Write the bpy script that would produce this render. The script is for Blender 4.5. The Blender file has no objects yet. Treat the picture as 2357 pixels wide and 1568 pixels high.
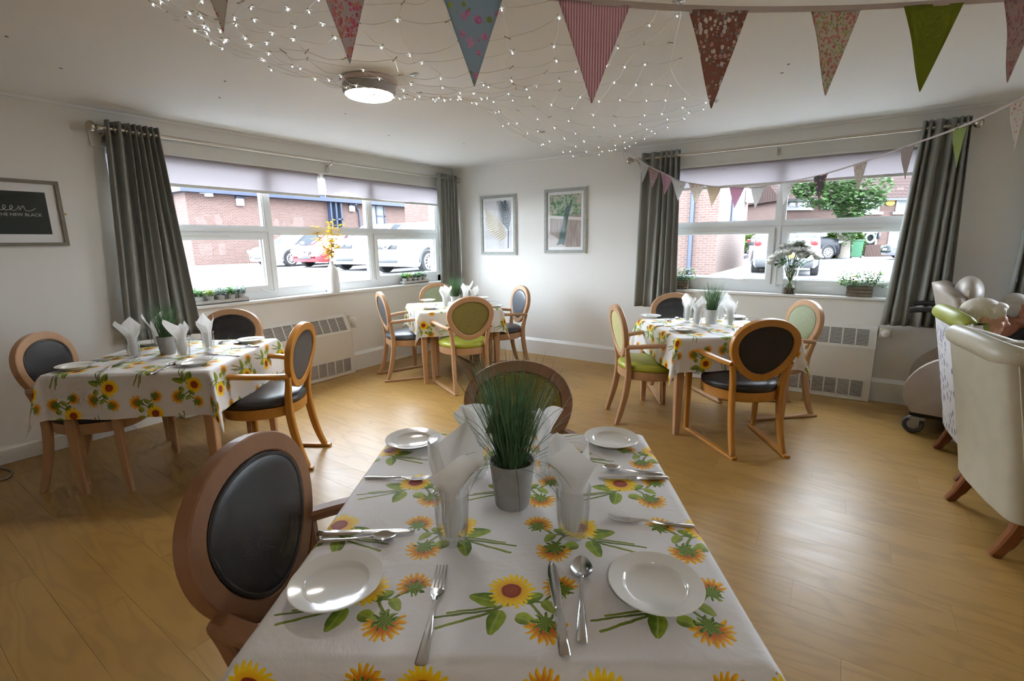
import bpy, bmesh, math, random
from mathutils import Vector, Matrix
rnd = random.Random(7)
sc = bpy.context.scene
COL = sc.collection
PI = math.pi

# ------------------------------------------------------------------ camera
CAM = Vector((4.5372, -5.2104, 1.4238)); FPX = 1103.93
YAW, PITCH, ROLL = 0.6009, 0.2022, -0.0120
fw = Vector((-math.sin(YAW)*math.cos(PITCH), math.cos(YAW)*math.cos(PITCH), -math.sin(PITCH)))
r0 = Vector((math.cos(YAW), math.sin(YAW), 0)); u0 = r0.cross(fw)
RT = r0*math.cos(ROLL) + u0*math.sin(ROLL); UP = -r0*math.sin(ROLL) + u0*math.cos(ROLL)
cd = bpy.data.cameras.new('camera'); cam = bpy.data.objects.new('camera', cd); COL.objects.link(cam)
cd.sensor_width = 36; cd.lens = FPX*36/2357; cd.clip_start = .02; cd.clip_end = 300
cam.matrix_world = Matrix(((RT.x, UP.x, -fw.x, CAM.x), (RT.y, UP.y, -fw.y, CAM.y), (RT.z, UP.z, -fw.z, CAM.z), (0, 0, 0, 1)))
sc.camera = cam
def ray(px, py): return fw + RT*((px-1178.5)/FPX) - UP*((py-784)/FPX)
def on_z(px, py, z=0.0): d = ray(px, py); return CAM + d*((z-CAM.z)/d.z)
def on_x(px, py, x=0.0): d = ray(px, py); return CAM + d*((x-CAM.x)/d.x)
def on_y(px, py, y=0.0): d = ray(px, py); return CAM + d*((y-CAM.y)/d.y)
def at_depth(px, py, t): return CAM + ray(px, py)*t

# ------------------------------------------------------------------ world, exposure
SKY = 12.0      # overcast sky radiance
LAMP = 40.0    # drum ceiling light diffusers
w = bpy.data.worlds.new('overcast'); sc.world = w; w.use_nodes = True
wn = w.node_tree.nodes; wl = w.node_tree.links
bg = wn['Background']; bg.inputs[0].default_value = (.86, .93, 1.0, 1); bg.inputs[1].default_value = SKY
vs = sc.view_settings; vs.view_transform = 'Standard'; vs.look = 'None'; vs.exposure = 1.03; vs.gamma = 1; vs.use_curve_mapping = False
sc.cycles.max_bounces = 5; sc.cycles.diffuse_bounces = 4; sc.cycles.glossy_bounces = 3
sc.cycles.transmission_bounces = 4; sc.cycles.transparent_max_bounces = 10
sc.cycles.use_adaptive_sampling = True; sc.cycles.adaptive_threshold = .05; sc.cycles.adaptive_min_samples = 24
sc.cycles.caustics_reflective = False; sc.cycles.caustics_refractive = False
sc.cycles.sample_clamp_indirect = 6

# ------------------------------------------------------------------ mesh builder
class MB:
    def __init__(s): s.v = []; s.f = []; s.m = []; s.uv = None
    def add(s, vs_, fs, mi=0):
        o = len(s.v); s.v += [tuple(p) for p in vs_]; s.f += [tuple(i+o for i in f) for f in fs]; s.m += [mi]*len(fs); return s
    def box(s, c, d, rz=0, mi=0, M=None):
        x, y, z = d[0]/2, d[1]/2, d[2]/2; ca, sa = math.cos(rz), math.sin(rz)
        P = []
        for dz in (-z, z):
            for dx, dy in ((-x, -y), (x, -y), (x, y), (-x, y)):
                P.append(Vector((c[0]+dx*ca-dy*sa, c[1]+dx*sa+dy*ca, c[2]+dz)))
        if M is not None: P = [M @ p for p in P]
        return s.add(P, [(3, 2, 1, 0), (4, 5, 6, 7), (0, 1, 5, 4), (1, 2, 6, 5), (2, 3, 7, 6), (3, 0, 4, 7)], mi)
    def b2(s, a, b, mi=0):
        return s.box([(a[i]+b[i])/2 for i in range(3)], [abs(b[i]-a[i]) for i in range(3)], 0, mi)
    def rbox(s, c, d, bev=.005, seg=2, M=None, mi=0):
        bm = bmesh.new(); bmesh.ops.create_cube(bm, size=1)
        for v in bm.verts: v.co = Vector((v.co.x*d[0], v.co.y*d[1], v.co.z*d[2]))
        bmesh.ops.bevel(bm, geom=bm.edges[:], offset=bev, segments=seg, profile=.5, affect='EDGES')
        T = Matrix.Translation(c)
        if M is not None: T = M @ T
        bm.verts.index_update(); vs_ = [T @ v.co for v in bm.verts]; fs = [[v.index for v in f.verts] for f in bm.faces]
        bm.free(); return s.add(vs_, fs, mi)
    def loft(s, rings, cap=True, closed=True, mi=0):
        n = len(rings[0]); o = len(s.v); vs_ = [p for r in rings for p in r]; fs = []
        for i in range(len(rings)-1):
            for j in range(n if closed else n-1):
                k = (j+1) % n; fs.append((i*n+j, i*n+k, (i+1)*n+k, (i+1)*n+j))
        if cap and closed:
            fs.append(tuple(reversed(range(n)))); b = (len(rings)-1)*n; fs.append(tuple(range(b, b+n)))
        return s.add(vs_, fs, mi)
    def lathe(s, prof, n=32, c=(0, 0, 0), cap=True, mi=0, M=None, rib=None):
        rings = []
        for r, z in prof:
            R_ = []
            for k in range(n):
                a = 2*PI*k/n; rr = r*(1+(rib(k, z) if rib else 0))
                p = Vector((c[0]+rr*math.cos(a), c[1]+rr*math.sin(a), c[2]+z)); R_.append(M @ p if M is not None else p)
            rings.append(R_)
        return s.loft(rings, cap, True, mi)
    def sweep(s, path, sec, scales=None, up=Vector((0, 0, 1)), cap=True, closed=False, mi=0, ups=None):
        path = [Vector(p) for p in path]; n = len(path); rings = []
        for i, p in enumerate(path):
            a = path[(i-1) % n] if (closed or i > 0) else p; b = path[(i+1) % n] if (closed or i < n-1) else p
            t = (b-a).normalized(); upv = ups[i] if ups else up
            x = t.cross(upv)
            if x.length < 1e-4: x = t.cross(Vector((0, 1, 0)))
            x.normalize(); y = x.cross(t).normalized()
            k = scales[i] if scales else 1
            kx, ky = k if isinstance(k, tuple) else (k, k)
            rings.append([p + x*(q[0]*kx) + y*(q[1]*ky) for q in sec])
        if closed: rings.append(rings[0]); return s.loft(rings, False, True, mi)
        return s.loft(rings, cap, True, mi)
    def tube(s, path, r, n=8, rs=None, mi=0, closed=False):
        sec = [(r*math.cos(2*PI*k/n), r*math.sin(2*PI*k/n)) for k in range(n)]
        return s.sweep(path, sec, rs, Vector((.13, .21, .97)), True, closed, mi)
    def ball(s, c, r, nu=12, nv=8, M=None, mi=0, f=None):
        rx, ry, rz = r if isinstance(r, (tuple, list)) else (r, r, r)
        vs_ = [Vector((0, 0, -1))]
        for i in range(1, nv):
            t = -PI/2+PI*i/nv
            for j in range(nu):
                a = 2*PI*j/nu; vs_.append(Vector((math.cos(t)*math.cos(a), math.cos(t)*math.sin(a), math.sin(t))))
        vs_.append(Vector((0, 0, 1)))
        if f: vs_ = [f(p) for p in vs_]
        vs_ = [Vector((p.x*rx, p.y*ry, p.z*rz)) for p in vs_]
        if M is not None: vs_ = [M @ p for p in vs_]
        vs_ = [p + Vector(c) for p in vs_]; L = len(vs_)-1; fs = []
        for j in range(nu): fs.append((0, 1+(j+1) % nu, 1+j))
        for i in range(nv-2):
            for j in range(nu):
                a = 1+i*nu+j; b = 1+i*nu+(j+1) % nu; fs.append((a, b, b+nu, a+nu))
        for j in range(nu): fs.append((L, L-nu+j, L-nu+(j+1) % nu))
        return s.add(vs_, fs, mi)
    def prism(s, poly, n, d, mi=0):
        """extrude 3D polygon along vector n*d"""
        k = len(poly); off = Vector(n)*d
        return s.add([Vector(p) for p in poly]+[Vector(p)+off for p in poly],
            [tuple(reversed(range(k))), tuple(range(k, 2*k))]+[(i, (i+1) % k, (i+1) % k+k, i+k) for i in range(k)], mi)
    def grid(s, fn, nu, nv, mi=0, uvfn=None):
        o = len(s.v); vs_ = [fn(i/nu, j/nv) for j in range(nv+1) for i in range(nu+1)]
        fs = [(j*(nu+1)+i, j*(nu+1)+i+1, (j+1)*(nu+1)+i+1, (j+1)*(nu+1)+i) for j in range(nv) for i in range(nu)]
        if uvfn:
            if s.uv is None: s.uv = {}
            for j in range(nv+1):
                for i in range(nu+1): s.uv[o+j*(nu+1)+i] = uvfn(i/nu, j/nv)
        return s.add(vs_, fs, mi)
    def mesh(s, name):
        me = bpy.data.meshes.new(name); me.from_pydata(s.v, [], s.f)
        if any(s.m): me.polygons.foreach_set('material_index', s.m)
        if s.uv:
            L = me.uv_layers.new(name='UVMap')
            for lp in me.loops: L.data[lp.index].uv = s.uv.get(lp.vertex_index, (0, 0))
        me.update(); return me
def rsec(w_, h_, c=None):
    c = min(w_, h_)*.28 if c is None else c; a, b = w_/2, h_/2
    return [(-a+c, -b), (a-c, -b), (a, -b+c), (a, b-c), (a-c, b), (-a+c, b), (-a, b-c), (-a, -b+c)]
def obj(name, mb, mat, parent=None, smooth=True, ang=40, loc=None, rz=None):
    me = mb.mesh(name) if isinstance(mb, MB) else mb
    o = bpy.data.objects.new(name, me); COL.objects.link(o)
    for m in (mat if isinstance(mat, (list, tuple)) else [mat]):
        if isinstance(mb, MB): me.materials.append(m)
    if isinstance(mb, MB):
        bm = bmesh.new(); bm.from_mesh(me); bmesh.ops.recalc_face_normals(bm, faces=bm.faces[:])
        if smooth:
            for f in bm.faces: f.smooth = True
            ca = math.radians(ang)
            for e in bm.edges:
                if len(e.link_faces) == 2: e.smooth = e.calc_face_angle(0) < ca
                else: e.smooth = True
        bm.to_mesh(me); bm.free()
    if parent: o.parent = parent
    if loc is not None: o.location = loc
    if rz is not None: o.rotation_euler = (0, 0, rz)
    return o
def thing(name, label, cat, loc=(0, 0, 0), rz=0, group=None):
    o = bpy.data.objects.new(name, None); COL.objects.link(o); o.empty_display_size = .05
    o.location = loc; o.rotation_euler = (0, 0, rz); return tag(o, label, cat, group)
def tag(o, label, cat, group=None, kind=None):
    if label: o['label'] = label
    if cat: o['category'] = cat
    if group: o['group'] = group
    if kind: o['kind'] = kind
    return o
def struct(name, mb, mat, smooth=False, label=None, parent=None):
    o = obj(name, mb, mat, parent, smooth)
    if parent is None: o['kind'] = 'structure'
    if label: o['label'] = label
    return o
def dup(root, loc=None, rz=None, label=None, group=None):
    r = root.copy(); COL.objects.link(r)
    if loc is not None: r.location = loc
    if rz is not None: r.rotation_euler = (0, 0, rz)
    if label: r['label'] = label
    if group: r['group'] = group
    for ch in list(root.children):
        c = ch.copy(); COL.objects.link(c); c.parent = r
        for g in list(ch.children):
            d = g.copy(); COL.objects.link(d); d.parent = c
    return r
def catmull(pts, n=6, closed=False):
    P = [Vector(p) for p in pts]; out = []; N = len(P)
    for i in range(N if closed else N-1):
        g = lambda k: P[k % N] if closed else P[max(0, min(N-1, k))]
        p0, p1, p2, p3 = g(i-1), g(i), g(i+1), g(i+2)
        for j in range(n):
            t = j/n; out.append(.5*((2*p1)+(p2-p0)*t+(2*p0-5*p1+4*p2-p3)*t*t+(3*p1-p0-3*p2+p3)*t**3))
    if not closed: out.append(P[-1])
    return out

# ------------------------------------------------------------------ node expressions
class NT:
    def __init__(s, name):
        s.mat = bpy.data.materials.new(name); s.mat.use_nodes = True; s.t = s.mat.node_tree; s.n = s.t.nodes; s.l = s.t.links
        s.bsdf = s.n['Principled BSDF']; s.out = s.n['Material Output']
    def sock(s, x, inp):
        if isinstance(x, X): s.l.new(x.s, inp)
        elif hasattr(x, 'is_linked'): s.l.new(x, inp)
        elif isinstance(x, (tuple, list)) and len(x) == 3 and inp.type == 'RGBA': inp.default_value = (*x, 1)
        else: inp.default_value = x
    def math(s, op, a, b=None, c=None):
        n = s.n.new('ShaderNodeMath'); n.operation = op; s.sock(a, n.inputs[0])
        if b is not None: s.sock(b, n.inputs[1])
        if c is not None: s.sock(c, n.inputs[2])
        return X(s, n.outputs[0])
    def coord(s, kind='Object'):
        n = s.n.new('ShaderNodeTexCoord'); return n.outputs[kind]
    def mapped(s, vec, scale=(1, 1, 1), loc=(0, 0, 0), rot=(0, 0, 0)):
        n = s.n.new('ShaderNodeMapping'); s.sock(vec, n.inputs[0]); n.inputs['Scale'].default_value = scale
        n.inputs['Location'].default_value = loc; n.inputs['Rotation'].default_value = rot; return n.outputs[0]
    def sep(s, vec):
        n = s.n.new('ShaderNodeSeparateXYZ'); s.sock(vec, n.inputs[0]); return [X(s, n.outputs[i]) for i in range(3)]
    def comb(s, x=0., y=0., z=0.):
        n = s.n.new('ShaderNodeCombineXYZ')
        for i, k in enumerate((x, y, z)): s.sock(k, n.inputs[i])
        return n.outputs[0]
    def noise(s, vec, scale=5, detail=4, rough=.55, dist=0):
        n = s.n.new('ShaderNodeTexNoise'); s.sock(vec, n.inputs['Vector']); n.inputs['Scale'].default_value = scale
        n.inputs['Detail'].default_value = detail; n.inputs['Roughness'].default_value = rough; n.inputs['Distortion'].default_value = dist
        return X(s, n.outputs[0])
    def voronoi(s, vec, scale=5, feature='F1', rand=1.):
        n = s.n.new('ShaderNodeTexVoronoi'); n.feature = feature; s.sock(vec, n.inputs['Vector']); n.inputs['Scale'].default_value = scale
        n.inputs['Randomness'].default_value = rand; return n
    def mix(s, f, a, b, blend='MIX'):
        n = s.n.new('ShaderNodeMix'); n.data_type = 'RGBA'; n.blend_type = blend
        s.sock(f, n.inputs[0]); s.sock(a, n.inputs[6]); s.sock(b, n.inputs[7]); return X(s, n.outputs[2])
    def step(s, x, lo, hi, a=0., b=1., smooth=True):
        n = s.n.new('ShaderNodeMapRange'); n.interpolation_type = 'SMOOTHSTEP' if smooth else 'LINEAR'
        s.sock(x, n.inputs[0]); s.sock(lo, n.inputs[1]); s.sock(hi, n.inputs[2]); s.sock(a, n.inputs[3]); s.sock(b, n.inputs[4]); return X(s, n.outputs[0])
    def ramp(s, x, stops, const=False):
        n = s.n.new('ShaderNodeValToRGB'); s.sock(x, n.inputs[0]); cr = n.color_ramp
        if const: cr.interpolation = 'CONSTANT'
        while len(cr.elements) < len(stops): cr.elements.new(.5)
        for e, (p, c) in zip(cr.elements, stops): e.position = p; e.color = (*c, 1)
        return X(s, n.outputs[0])
    def bump(s, h, strength=.3, dist=.01):
        n = s.n.new('ShaderNodeBump'); s.sock(h, n.inputs['Height']); n.inputs['Strength'].default_value = strength
        n.inputs['Distance'].default_value = dist; s.l.new(n.outputs[0], s.bsdf.inputs['Normal'])
    def set(s, **k):
        names = dict(color='Base Color', rough='Roughness', metal='Metallic', spec='Specular IOR Level', trans='Transmission Weight', ior='IOR',
            coat='Coat Weight', coatr='Coat Roughness', emit='Emission Color', estr='Emission Strength', sheen='Sheen Weight', alpha='Alpha', sss='Subsurface Weight')
        for a, b in k.items(): s.sock(b, s.bsdf.inputs[names[a]])
        return s.mat
class X:
    def __init__(s, nt, sk): s.nt = nt; s.s = sk
    def __add__(s, o): return s.nt.math('ADD', s, o)
    __radd__ = __add__
    def __sub__(s, o): return s.nt.math('SUBTRACT', s, o)
    def __rsub__(s, o): return s.nt.math('SUBTRACT', o, s)
    def __mul__(s, o): return s.nt.math('MULTIPLY', s, o)
    __rmul__ = __mul__
    def __truediv__(s, o): return s.nt.math('DIVIDE', s, o)
    def __neg__(s): return s.nt.math('MULTIPLY', s, -1.)
    def abs(s): return s.nt.math('ABSOLUTE', s)
    def sin(s): return s.nt.math('SINE', s)
    def cos(s): return s.nt.math('COSINE', s)
    def sqrt(s): return s.nt.math('SQRT', s)
    def floor(s): return s.nt.math('FLOOR', s)
    def lt(s, o): return s.nt.math('LESS_THAN', s, o)
    def gt(s, o): return s.nt.math('GREATER_THAN', s, o)
    def mn(s, o): return s.nt.math('MINIMUM', s, o)
    def mx(s, o): return s.nt.math('MAXIMUM', s, o)
    def mod(s, m): return s.nt.math('FLOORED_MODULO', s, m)
    def sat(s): return s.mx(0.).mn(1.)
    def atan2(s, o): return s.nt.math('ARCTAN2', s, o)
    def pw(s, o): return s.nt.math('POWER', s, o)
MATS = {}
def P(name, color, rough=.5, metal=0., var=0., vscale=8, bump=0., bscale=60, bdist=.002, **k):
    if name in MATS: return MATS[name]
    t = NT(name)
    if var or bump: co = t.coord('Object')
    if var:
        f = t.noise(co, vscale, 5)
        c = t.mix(f, tuple(max(0, x*(1-var)) for x in color), tuple(min(1, x*(1+var)) for x in color)); t.set(color=c)
    else: t.set(color=tuple(color))
    if bump: t.bump(t.noise(co, bscale, 3), bump, bdist)
    t.set(rough=rough, metal=metal, **k); MATS[name] = t.mat; return t.mat
# ------------------------------------------------------------------ base materials
def wall_paint(name, c):
    t = NT(name); co = t.coord('Object'); n = t.noise(co, 1.3, 4); f = t.noise(co, 240, 2)
    t.set(color=t.mix(n, tuple(x*.96 for x in c), tuple(min(1, x*1.03) for x in c)), rough=.75, spec=.3); t.bump(f, .12, .002); return t.mat
M_wall = wall_paint('magnolia_wall_paint', (.77, .755, .72))
M_ceil = wall_paint('ceiling_paint', (.82, .82, .81))
M_gloss = P('white_gloss_paint', (.78, .78, .76), .35, var=.03)
M_upvc = P('white_upvc', (.80, .82, .83), .28)
M_board = P('board_paint', (.70, .69, .65), .5, var=.03)
M_rad = P('radiator_enamel', (.74, .72, .68), .35, var=.02)
M_slot = P('dark_slot', (.05, .045, .04), .7)
M_nickel = P('brushed_nickel', (.48, .43, .36), .32, 1.0)
M_steel = P('cutlery_steel', (.66, .66, .67), .16, 1.0, var=.05, vscale=40)
M_brass = P('brass', (.75, .48, .12), .3, 1.0)
M_black = P('black_plastic', (.015, .015, .018), .4)
M_white = P('white_plastic', (.8, .8, .78), .35)
def glass_pane(name, tint=(.96, .98, 1)):
    t = NT(name); t.n.remove(t.bsdf)
    tr = t.n.new('ShaderNodeBsdfTransparent'); tr.inputs[0].default_value = (*tint, 1)
    gl = t.n.new('ShaderNodeBsdfGlossy'); gl.inputs['Roughness'].default_value = .02
    lw = t.n.new('ShaderNodeLayerWeight'); f = X(t, lw.outputs['Facing']).pw(5.)*.8+.004
    mx = t.n.new('ShaderNodeMixShader'); t.l.new(f.s, mx.inputs[0]); t.l.new(tr.outputs[0], mx.inputs[1]); t.l.new(gl.outputs[0], mx.inputs[2])
    t.l.new(mx.outputs[0], t.out.inputs[0]); return t.mat
M_pane = glass_pane('window_glass')
M_pglass = glass_pane('picture_glass', (1, 1, 1))
def plank_mat():
    t = NT('oak_vinyl'); oi = t.n.new('ShaderNodeObjectInfo'); rn = X(t, oi.outputs['Random'])
    g = t.n.new('ShaderNodeNewGeometry'); x, y, z = t.sep(g.outputs['Position'])
    off = rn*37.
    v = t.comb(x*1.0+off, y*9.0+off*3., 0.)
    n1 = t.noise(v, 1.6, 5, .6, .9)
    ringv = t.comb(x*.9+off, y*5.+off, 0.)
    nn = t.noise(ringv, 1.3, 2, .5, .4)
    grain = ((nn*46.).sin()*.5+.5).pw(3.)
    fine = t.noise(t.comb(x*6.+off, y*150., 0.), 1., 3)
    base = t.ramp(rn, [(0, (.350, .198, .046)), (.35, (.400, .232, .060)), (.7, (.372, .212, .050)), (1, (.425, .252, .072))])
    c = t.mix(grain*.34, base, (.22, .115, .030)); c = t.mix(n1*.22, c, (.54, .35, .14)); c = t.mix(t.step(fine, .5, .8)*.22, c, (.24, .135, .05))
    t.set(color=c, rough=t.step(n1, 0., 1., .30, .42), spec=.45); t.bump(grain*.4+fine*.6, .06, .002); return t.mat
M_plank = plank_mat()
M_joint = P('plank_joint', (.34, .205, .075), .6)

# ------------------------------------------------------------------ room shell
RX, RY, H = 8.6, -8.0, 2.4
fl = struct('floor', MB().b2((-.25, RY-.2, -.12), (RX+.2, .25, -.004)), M_joint)
PW, PL = .18, 1.22
plank_bm = {}
row = 0; y = 0.0; count = 0
while y > -5.5:
    y1 = y-PW; x = -((row*.43) % 1.0)*PL*1.0
    while x < RX-.01:
        x0 = max(0, x); x1 = min(RX, x+PL)
        if x1-x0 > .02:
            mb = MB(); e = .0002; b = .0003
            zt = 0.0; zb = -.006
            X0, X1, Y0, Y1 = x0+e/2, x1-e/2, y1+e/2, y-e/2
            mb.add([(X0, Y0, zb), (X1, Y0, zb), (X1, Y1, zb), (X0, Y1, zb), (X0+b, Y0+b, zt), (X1-b, Y0+b, zt), (X1-b, Y1-b, zt), (X0+b, Y1-b, zt)],
                [(4, 5, 6, 7), (0, 1, 5, 4), (1, 2, 6, 5), (2, 3, 7, 6), (3, 0, 4, 7)])
            obj('plank', mb, M_plank, fl, False); count += 1
        x += PL
    y = y1; row += 1
mb = MB(); mb.b2((0, RY, -.006), (RX, y, 0)); o = obj('plank_field', mb, M_plank, fl, False); o['kind'] = 'stuff'
def m_A(a, o, z): return (o, a, z)
def m_B(a, o, z): return (a, -o, z)
def mapped_box(mb, m, a0, a1, o0, o1, z0, z1, mi=0):
    p = m(a0, o0, z0); q = m(a1, o1, z1)
    return mb.b2([min(p[i], q[i]) for i in range(3)], [max(p[i], q[i]) for i in range(3)], mi)
WIN_A = (-3.82, -.20); WIN_B = (2.86, 5.14); WIN_C = (5.80, 8.05); ZS, ZT = .915, 2.165; TH = .27
def wall(name, m, lo, hi, wins):
    mb = MB(); a = lo
    for w0, w1 in wins:
        mapped_box(mb, m, a, w0, -TH, 0, -.1, H); mapped_box(mb, m, w0, w1, -TH, 0, -.1, ZS-.03); mapped_box(mb, m, w0, w1, -TH, 0, ZT, H); a = w1
    mapped_box(mb, m, a, hi, -TH, 0, -.1, H)
    return struct(name, mb, M_wall)
wall('wall_left', m_A, RY-.25, 0.0, [WIN_A]); wall('wall_back', m_B, -TH, RX+.25, [WIN_B, WIN_C])
struct('wall_right', MB().b2((RX, RY-.25, -.1), (RX+.25, 0, H)), M_wall)
struct('wall_front', MB().b2((0, RY-.25, -.1), (RX, RY, H)), M_wall)
ceil_ = struct('ceiling', MB().b2((-TH, RY-.25, H), (RX+.25, TH, H+.2)), M_ceil)
# slim ceiling beads
mb = MB(); mapped_box(mb, m_A, RY, 0, 0, .012, H-.022, H); struct('trim_1', mb, M_ceil)
mb = MB(); mapped_box(mb, m_B, 0, RX, 0, .012, H-.022, H); struct('trim_2', mb, M_ceil)
def skirting(name, m, a0, a1, th, h, ch):
    r = lambda a: [Vector(m(a, o, z)) for o, z in ((0, 0), (th, 0), (th, h-ch), (th*.35 if ch > .02 else th-ch, h), (0, h))]
    struct(name, MB().loft([r(a0), r(a1)]), M_gloss)
skirting('baseboard_left', m_A, RY, -3.62, .02, .105, .01)
skirting('baseboard_left_box', m_A, -1.88, 0, .034, .205, .03)
skirting('baseboard_back', m_B, 0.034, 2.98, .034, .205, .03)
skirting('baseboard_back_box', m_B, 4.85, RX, .034, .205, .03)

# ------------------------------------------------------------------ windows
def window(n, m, W, mulls, sash_cells, label, handles=()):
    a0, a1 = W; F0, F1 = -.17, -.10; fwid = .05; zt = 1.562; tw = .030
    mb = MB()
    mapped_box(mb, m, a0, a1, F0, F1, ZS, ZS+fwid+.03); mapped_box(mb, m, a0, a1, F0, F1, ZT-fwid, ZT)
    mapped_box(mb, m, a0, a0+fwid, F0, F1, ZS, ZT); mapped_box(mb, m, a1-fwid, a1, F0, F1, ZS, ZT)
    win = struct('window_%d' % n, mb, M_upvc, label=label)
    t = MB(); mapped_box(t, m, a0+fwid, a1-fwid, F0+.005, F1+.006, zt-tw, zt+tw); mapped_box(t, m, a0+fwid, a1-fwid, F1+.004, F1+.016, zt-.012, zt+.012); obj('transom', t, M_upvc, win, False)
    for c in mulls:
        t = MB(); mapped_box(t, m, c-.033, c+.033, F0, F1+.004, ZS+fwid, ZT-fwid); mapped_box(t, m, c-.014, c+.014, F1+.002, F1+.012, ZS+fwid, ZT-fwid); obj('mullion', t, M_upvc, win, False)
    ed = [a0+fwid]+[x for c in mulls for x in (c-.033, c+.033)]+[a1-fwid]
    for i in range(len(mulls)+1):
        p0, p1 = ed[2*i], ed[2*i+1]
        for lvl, (z0, z1) in enumerate(((ZS+fwid+.03, zt-tw), (zt+tw, ZT-fwid))):
            if lvl == 0 and i in sash_cells:
                t = MB(); s = .046; o0, o1 = F1-.03, F1+.022
                mapped_box(t, m, p0, p1, o0, o1, z0, z0+s); mapped_box(t, m, p0, p1, o0, o1, z1-s, z1); mapped_box(t, m, p0, p0+s, o0, o1, z0+s, z1-s); mapped_box(t, m, p1-s, p1, o0, o1, z0+s, z1-s)
                sa = obj('sash', t, M_upvc, win, False); g = (p0+s, p1-s, z0+s, z1-s)
                t = MB(); ac = (p0*.28+p1*.72); mapped_box(t, m, ac-.055, ac+.055, o1, o1+.014, z0+.02, z0+.042); mapped_box(t, m, ac-.02, ac+.02, o1+.01, o1+.03, z0+.022, z0+.04); obj('handle', t, M_white, sa, False)
                t = MB(); mapped_box(t, m, (p0+p1)/2-.22, (p0+p1)/2+.22, o1, o1+.006, z1-.03, z1-.02); obj('vent_slot', t, M_board, sa, False)
            else: g = (p0, p1, z0, z1)
            t = MB(); q = .012
            bd = MB()
            for (b0, b1, c0, c1) in ((g[0], g[1], g[2], g[2]+q), (g[0], g[1], g[3]-q, g[3]), (g[0], g[0]+q, g[2]+q, g[3]-q), (g[1]-q, g[1], g[2]+q, g[3]-q)): mapped_box(bd, m, b0, b1, F1-.03, F1-.004, c0, c1)
            obj('glazing_bead', bd, M_upvc, win, False)
            mapped_box(t, m, g[0], g[1], F1-.032, F1-.028, g[2], g[3]); obj('pane', t, M_pane, win, False)
    t = MB(); t.rbox(m((a0+a1)/2, -.035, ZS-.012), (abs(m(a1-a0-.004, 0, 0)[0]) if m is m_B else .15, .15 if m is m_B else a1-a0-.004, .026), .006)
    obj('sill', t, M_gloss, win); return win
w1 = window(1, m_A, WIN_A, [-2.598, -1.365], (0, 2), 'three-light white window over the car park')
w2 = window(2, m_B, WIN_B, [4.0], (0, 1), 'two-light white window over the street')
window(3, m_B, WIN_C, [6.92], (0, 1), 'white window at the far end of the back wall')
# security cable restrictors on the car-park window
for a in (-2.66, -1.30):
    t = MB(); t.tube(catmull([m_A(a-.09, -.075, 1.02), m_A(a-.04, -.05, .985), m_A(a+.03, -.055, .975), m_A(a+.05, -.07, .985)], 5), .004, 6); obj('restrictor', t, M_white, w1)
# white batten boards behind the curtain poles
mb = MB(); mapped_box(mb, m_A, -3.90, -.06, 0, .018, 2.135, 2.245); mapped_box(mb, m_A, -3.90, -.06, .018, .026, 2.15, 2.156); struct('trim_3', mb, M_board)
mb = MB(); mapped_box(mb, m_B, 2.66, 5.24, 0, .018, 2.135, 2.245); mapped_box(mb, m_B, 2.66, 5.24, .018, .026, 2.15, 2.156); struct('trim_4', mb, M_board)
mb = MB(); mapped_box(mb, m_B, 5.62, 8.2, 0, .018, 2.135, 2.245); struct('trim_5', mb, M_board)

# ------------------------------------------------------------------ roller blinds
def blind_mat():
    t = NT('blind_fabric'); co = t.coord('Object'); n = t.noise(co, 400, 2)
    col = t.mix(n, (.40, .36, .38), (.47, .43, .45)); tr = t.n.new('ShaderNodeBsdfTranslucent'); t.sock(col, tr.inputs[0])
    t.set(color=col, rough=.8); mx = t.n.new('ShaderNodeMixShader'); mx.inputs[0].default_value = .22
    t.l.new(t.bsdf.outputs[0], mx.inputs[1]); t.l.new(tr.outputs[0], mx.inputs[2]); t.l.new(mx.outputs[0], t.out.inputs[0]); return t.mat
M_blind = blind_mat()
def roller_blind(m, a0, a1, zb, label, crumple=0., bow=0.):
    t = thing('roller_blind', label, 'blind', m((a0+a1)/2, -.06, zb), 0, None); O = Vector(t.location)
    loc = lambda a, o, z: Vector(m(a, o, z))-O
    mb = MB(); mb.tube([loc(a0+.01, -.062, ZT-.032), loc(a1-.01, -.062, ZT-.032)], .026, 16); obj('roller', mb, M_blind, t)
    def f(u, v):
        a = a0+.015+(a1-a0-.03)*u; z = ZT-.05+(zb+.02-(ZT-.05))*v
        wob = crumple*(.022*math.sin(u*9+v*3)*v+.03*math.exp(-((u-.12)/.07)**2)*math.sin(v*PI)*1.2)
        z += crumple*.05*v*math.exp(-((u-.16)/.08)**2)
        return loc(a, -.040+wob, z)
    mb = MB(); mb.grid(f, 50, 8); obj('fabric', mb, M_blind, t)
    mb = MB(); c = m((a0+a1)/2, -.040, zb+.008); L = a1-a0-.02
    mb.rbox(Vector(c)-O, (L, .012, .026) if m is m_B else (.012, L, .026), .004); obj('bottom_bar', mb, M_board, t)
    for a in (a0+.002, a1-.002):
        mb = MB(); c = Vector(m(a, -.062, ZT-.034))-O; mb.rbox(c, (.012, .05, .06) if m is m_B else (.05, .012, .06), .003); obj('end_bracket', mb, M_white, t)
    return t
roller_blind(m_A, -3.79, -2.035, 1.905, 'grey roller blind with straight hem over the car-park window beside the wider curtain')
roller_blind(m_A, -1.985, -.235, 1.915, 'grey roller blind with crumpled fabric over the car-park window', 1.0)
roller_blind(m_B, 2.90, 5.10, 1.925, 'grey roller blind over the street window behind the bunting')

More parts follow.
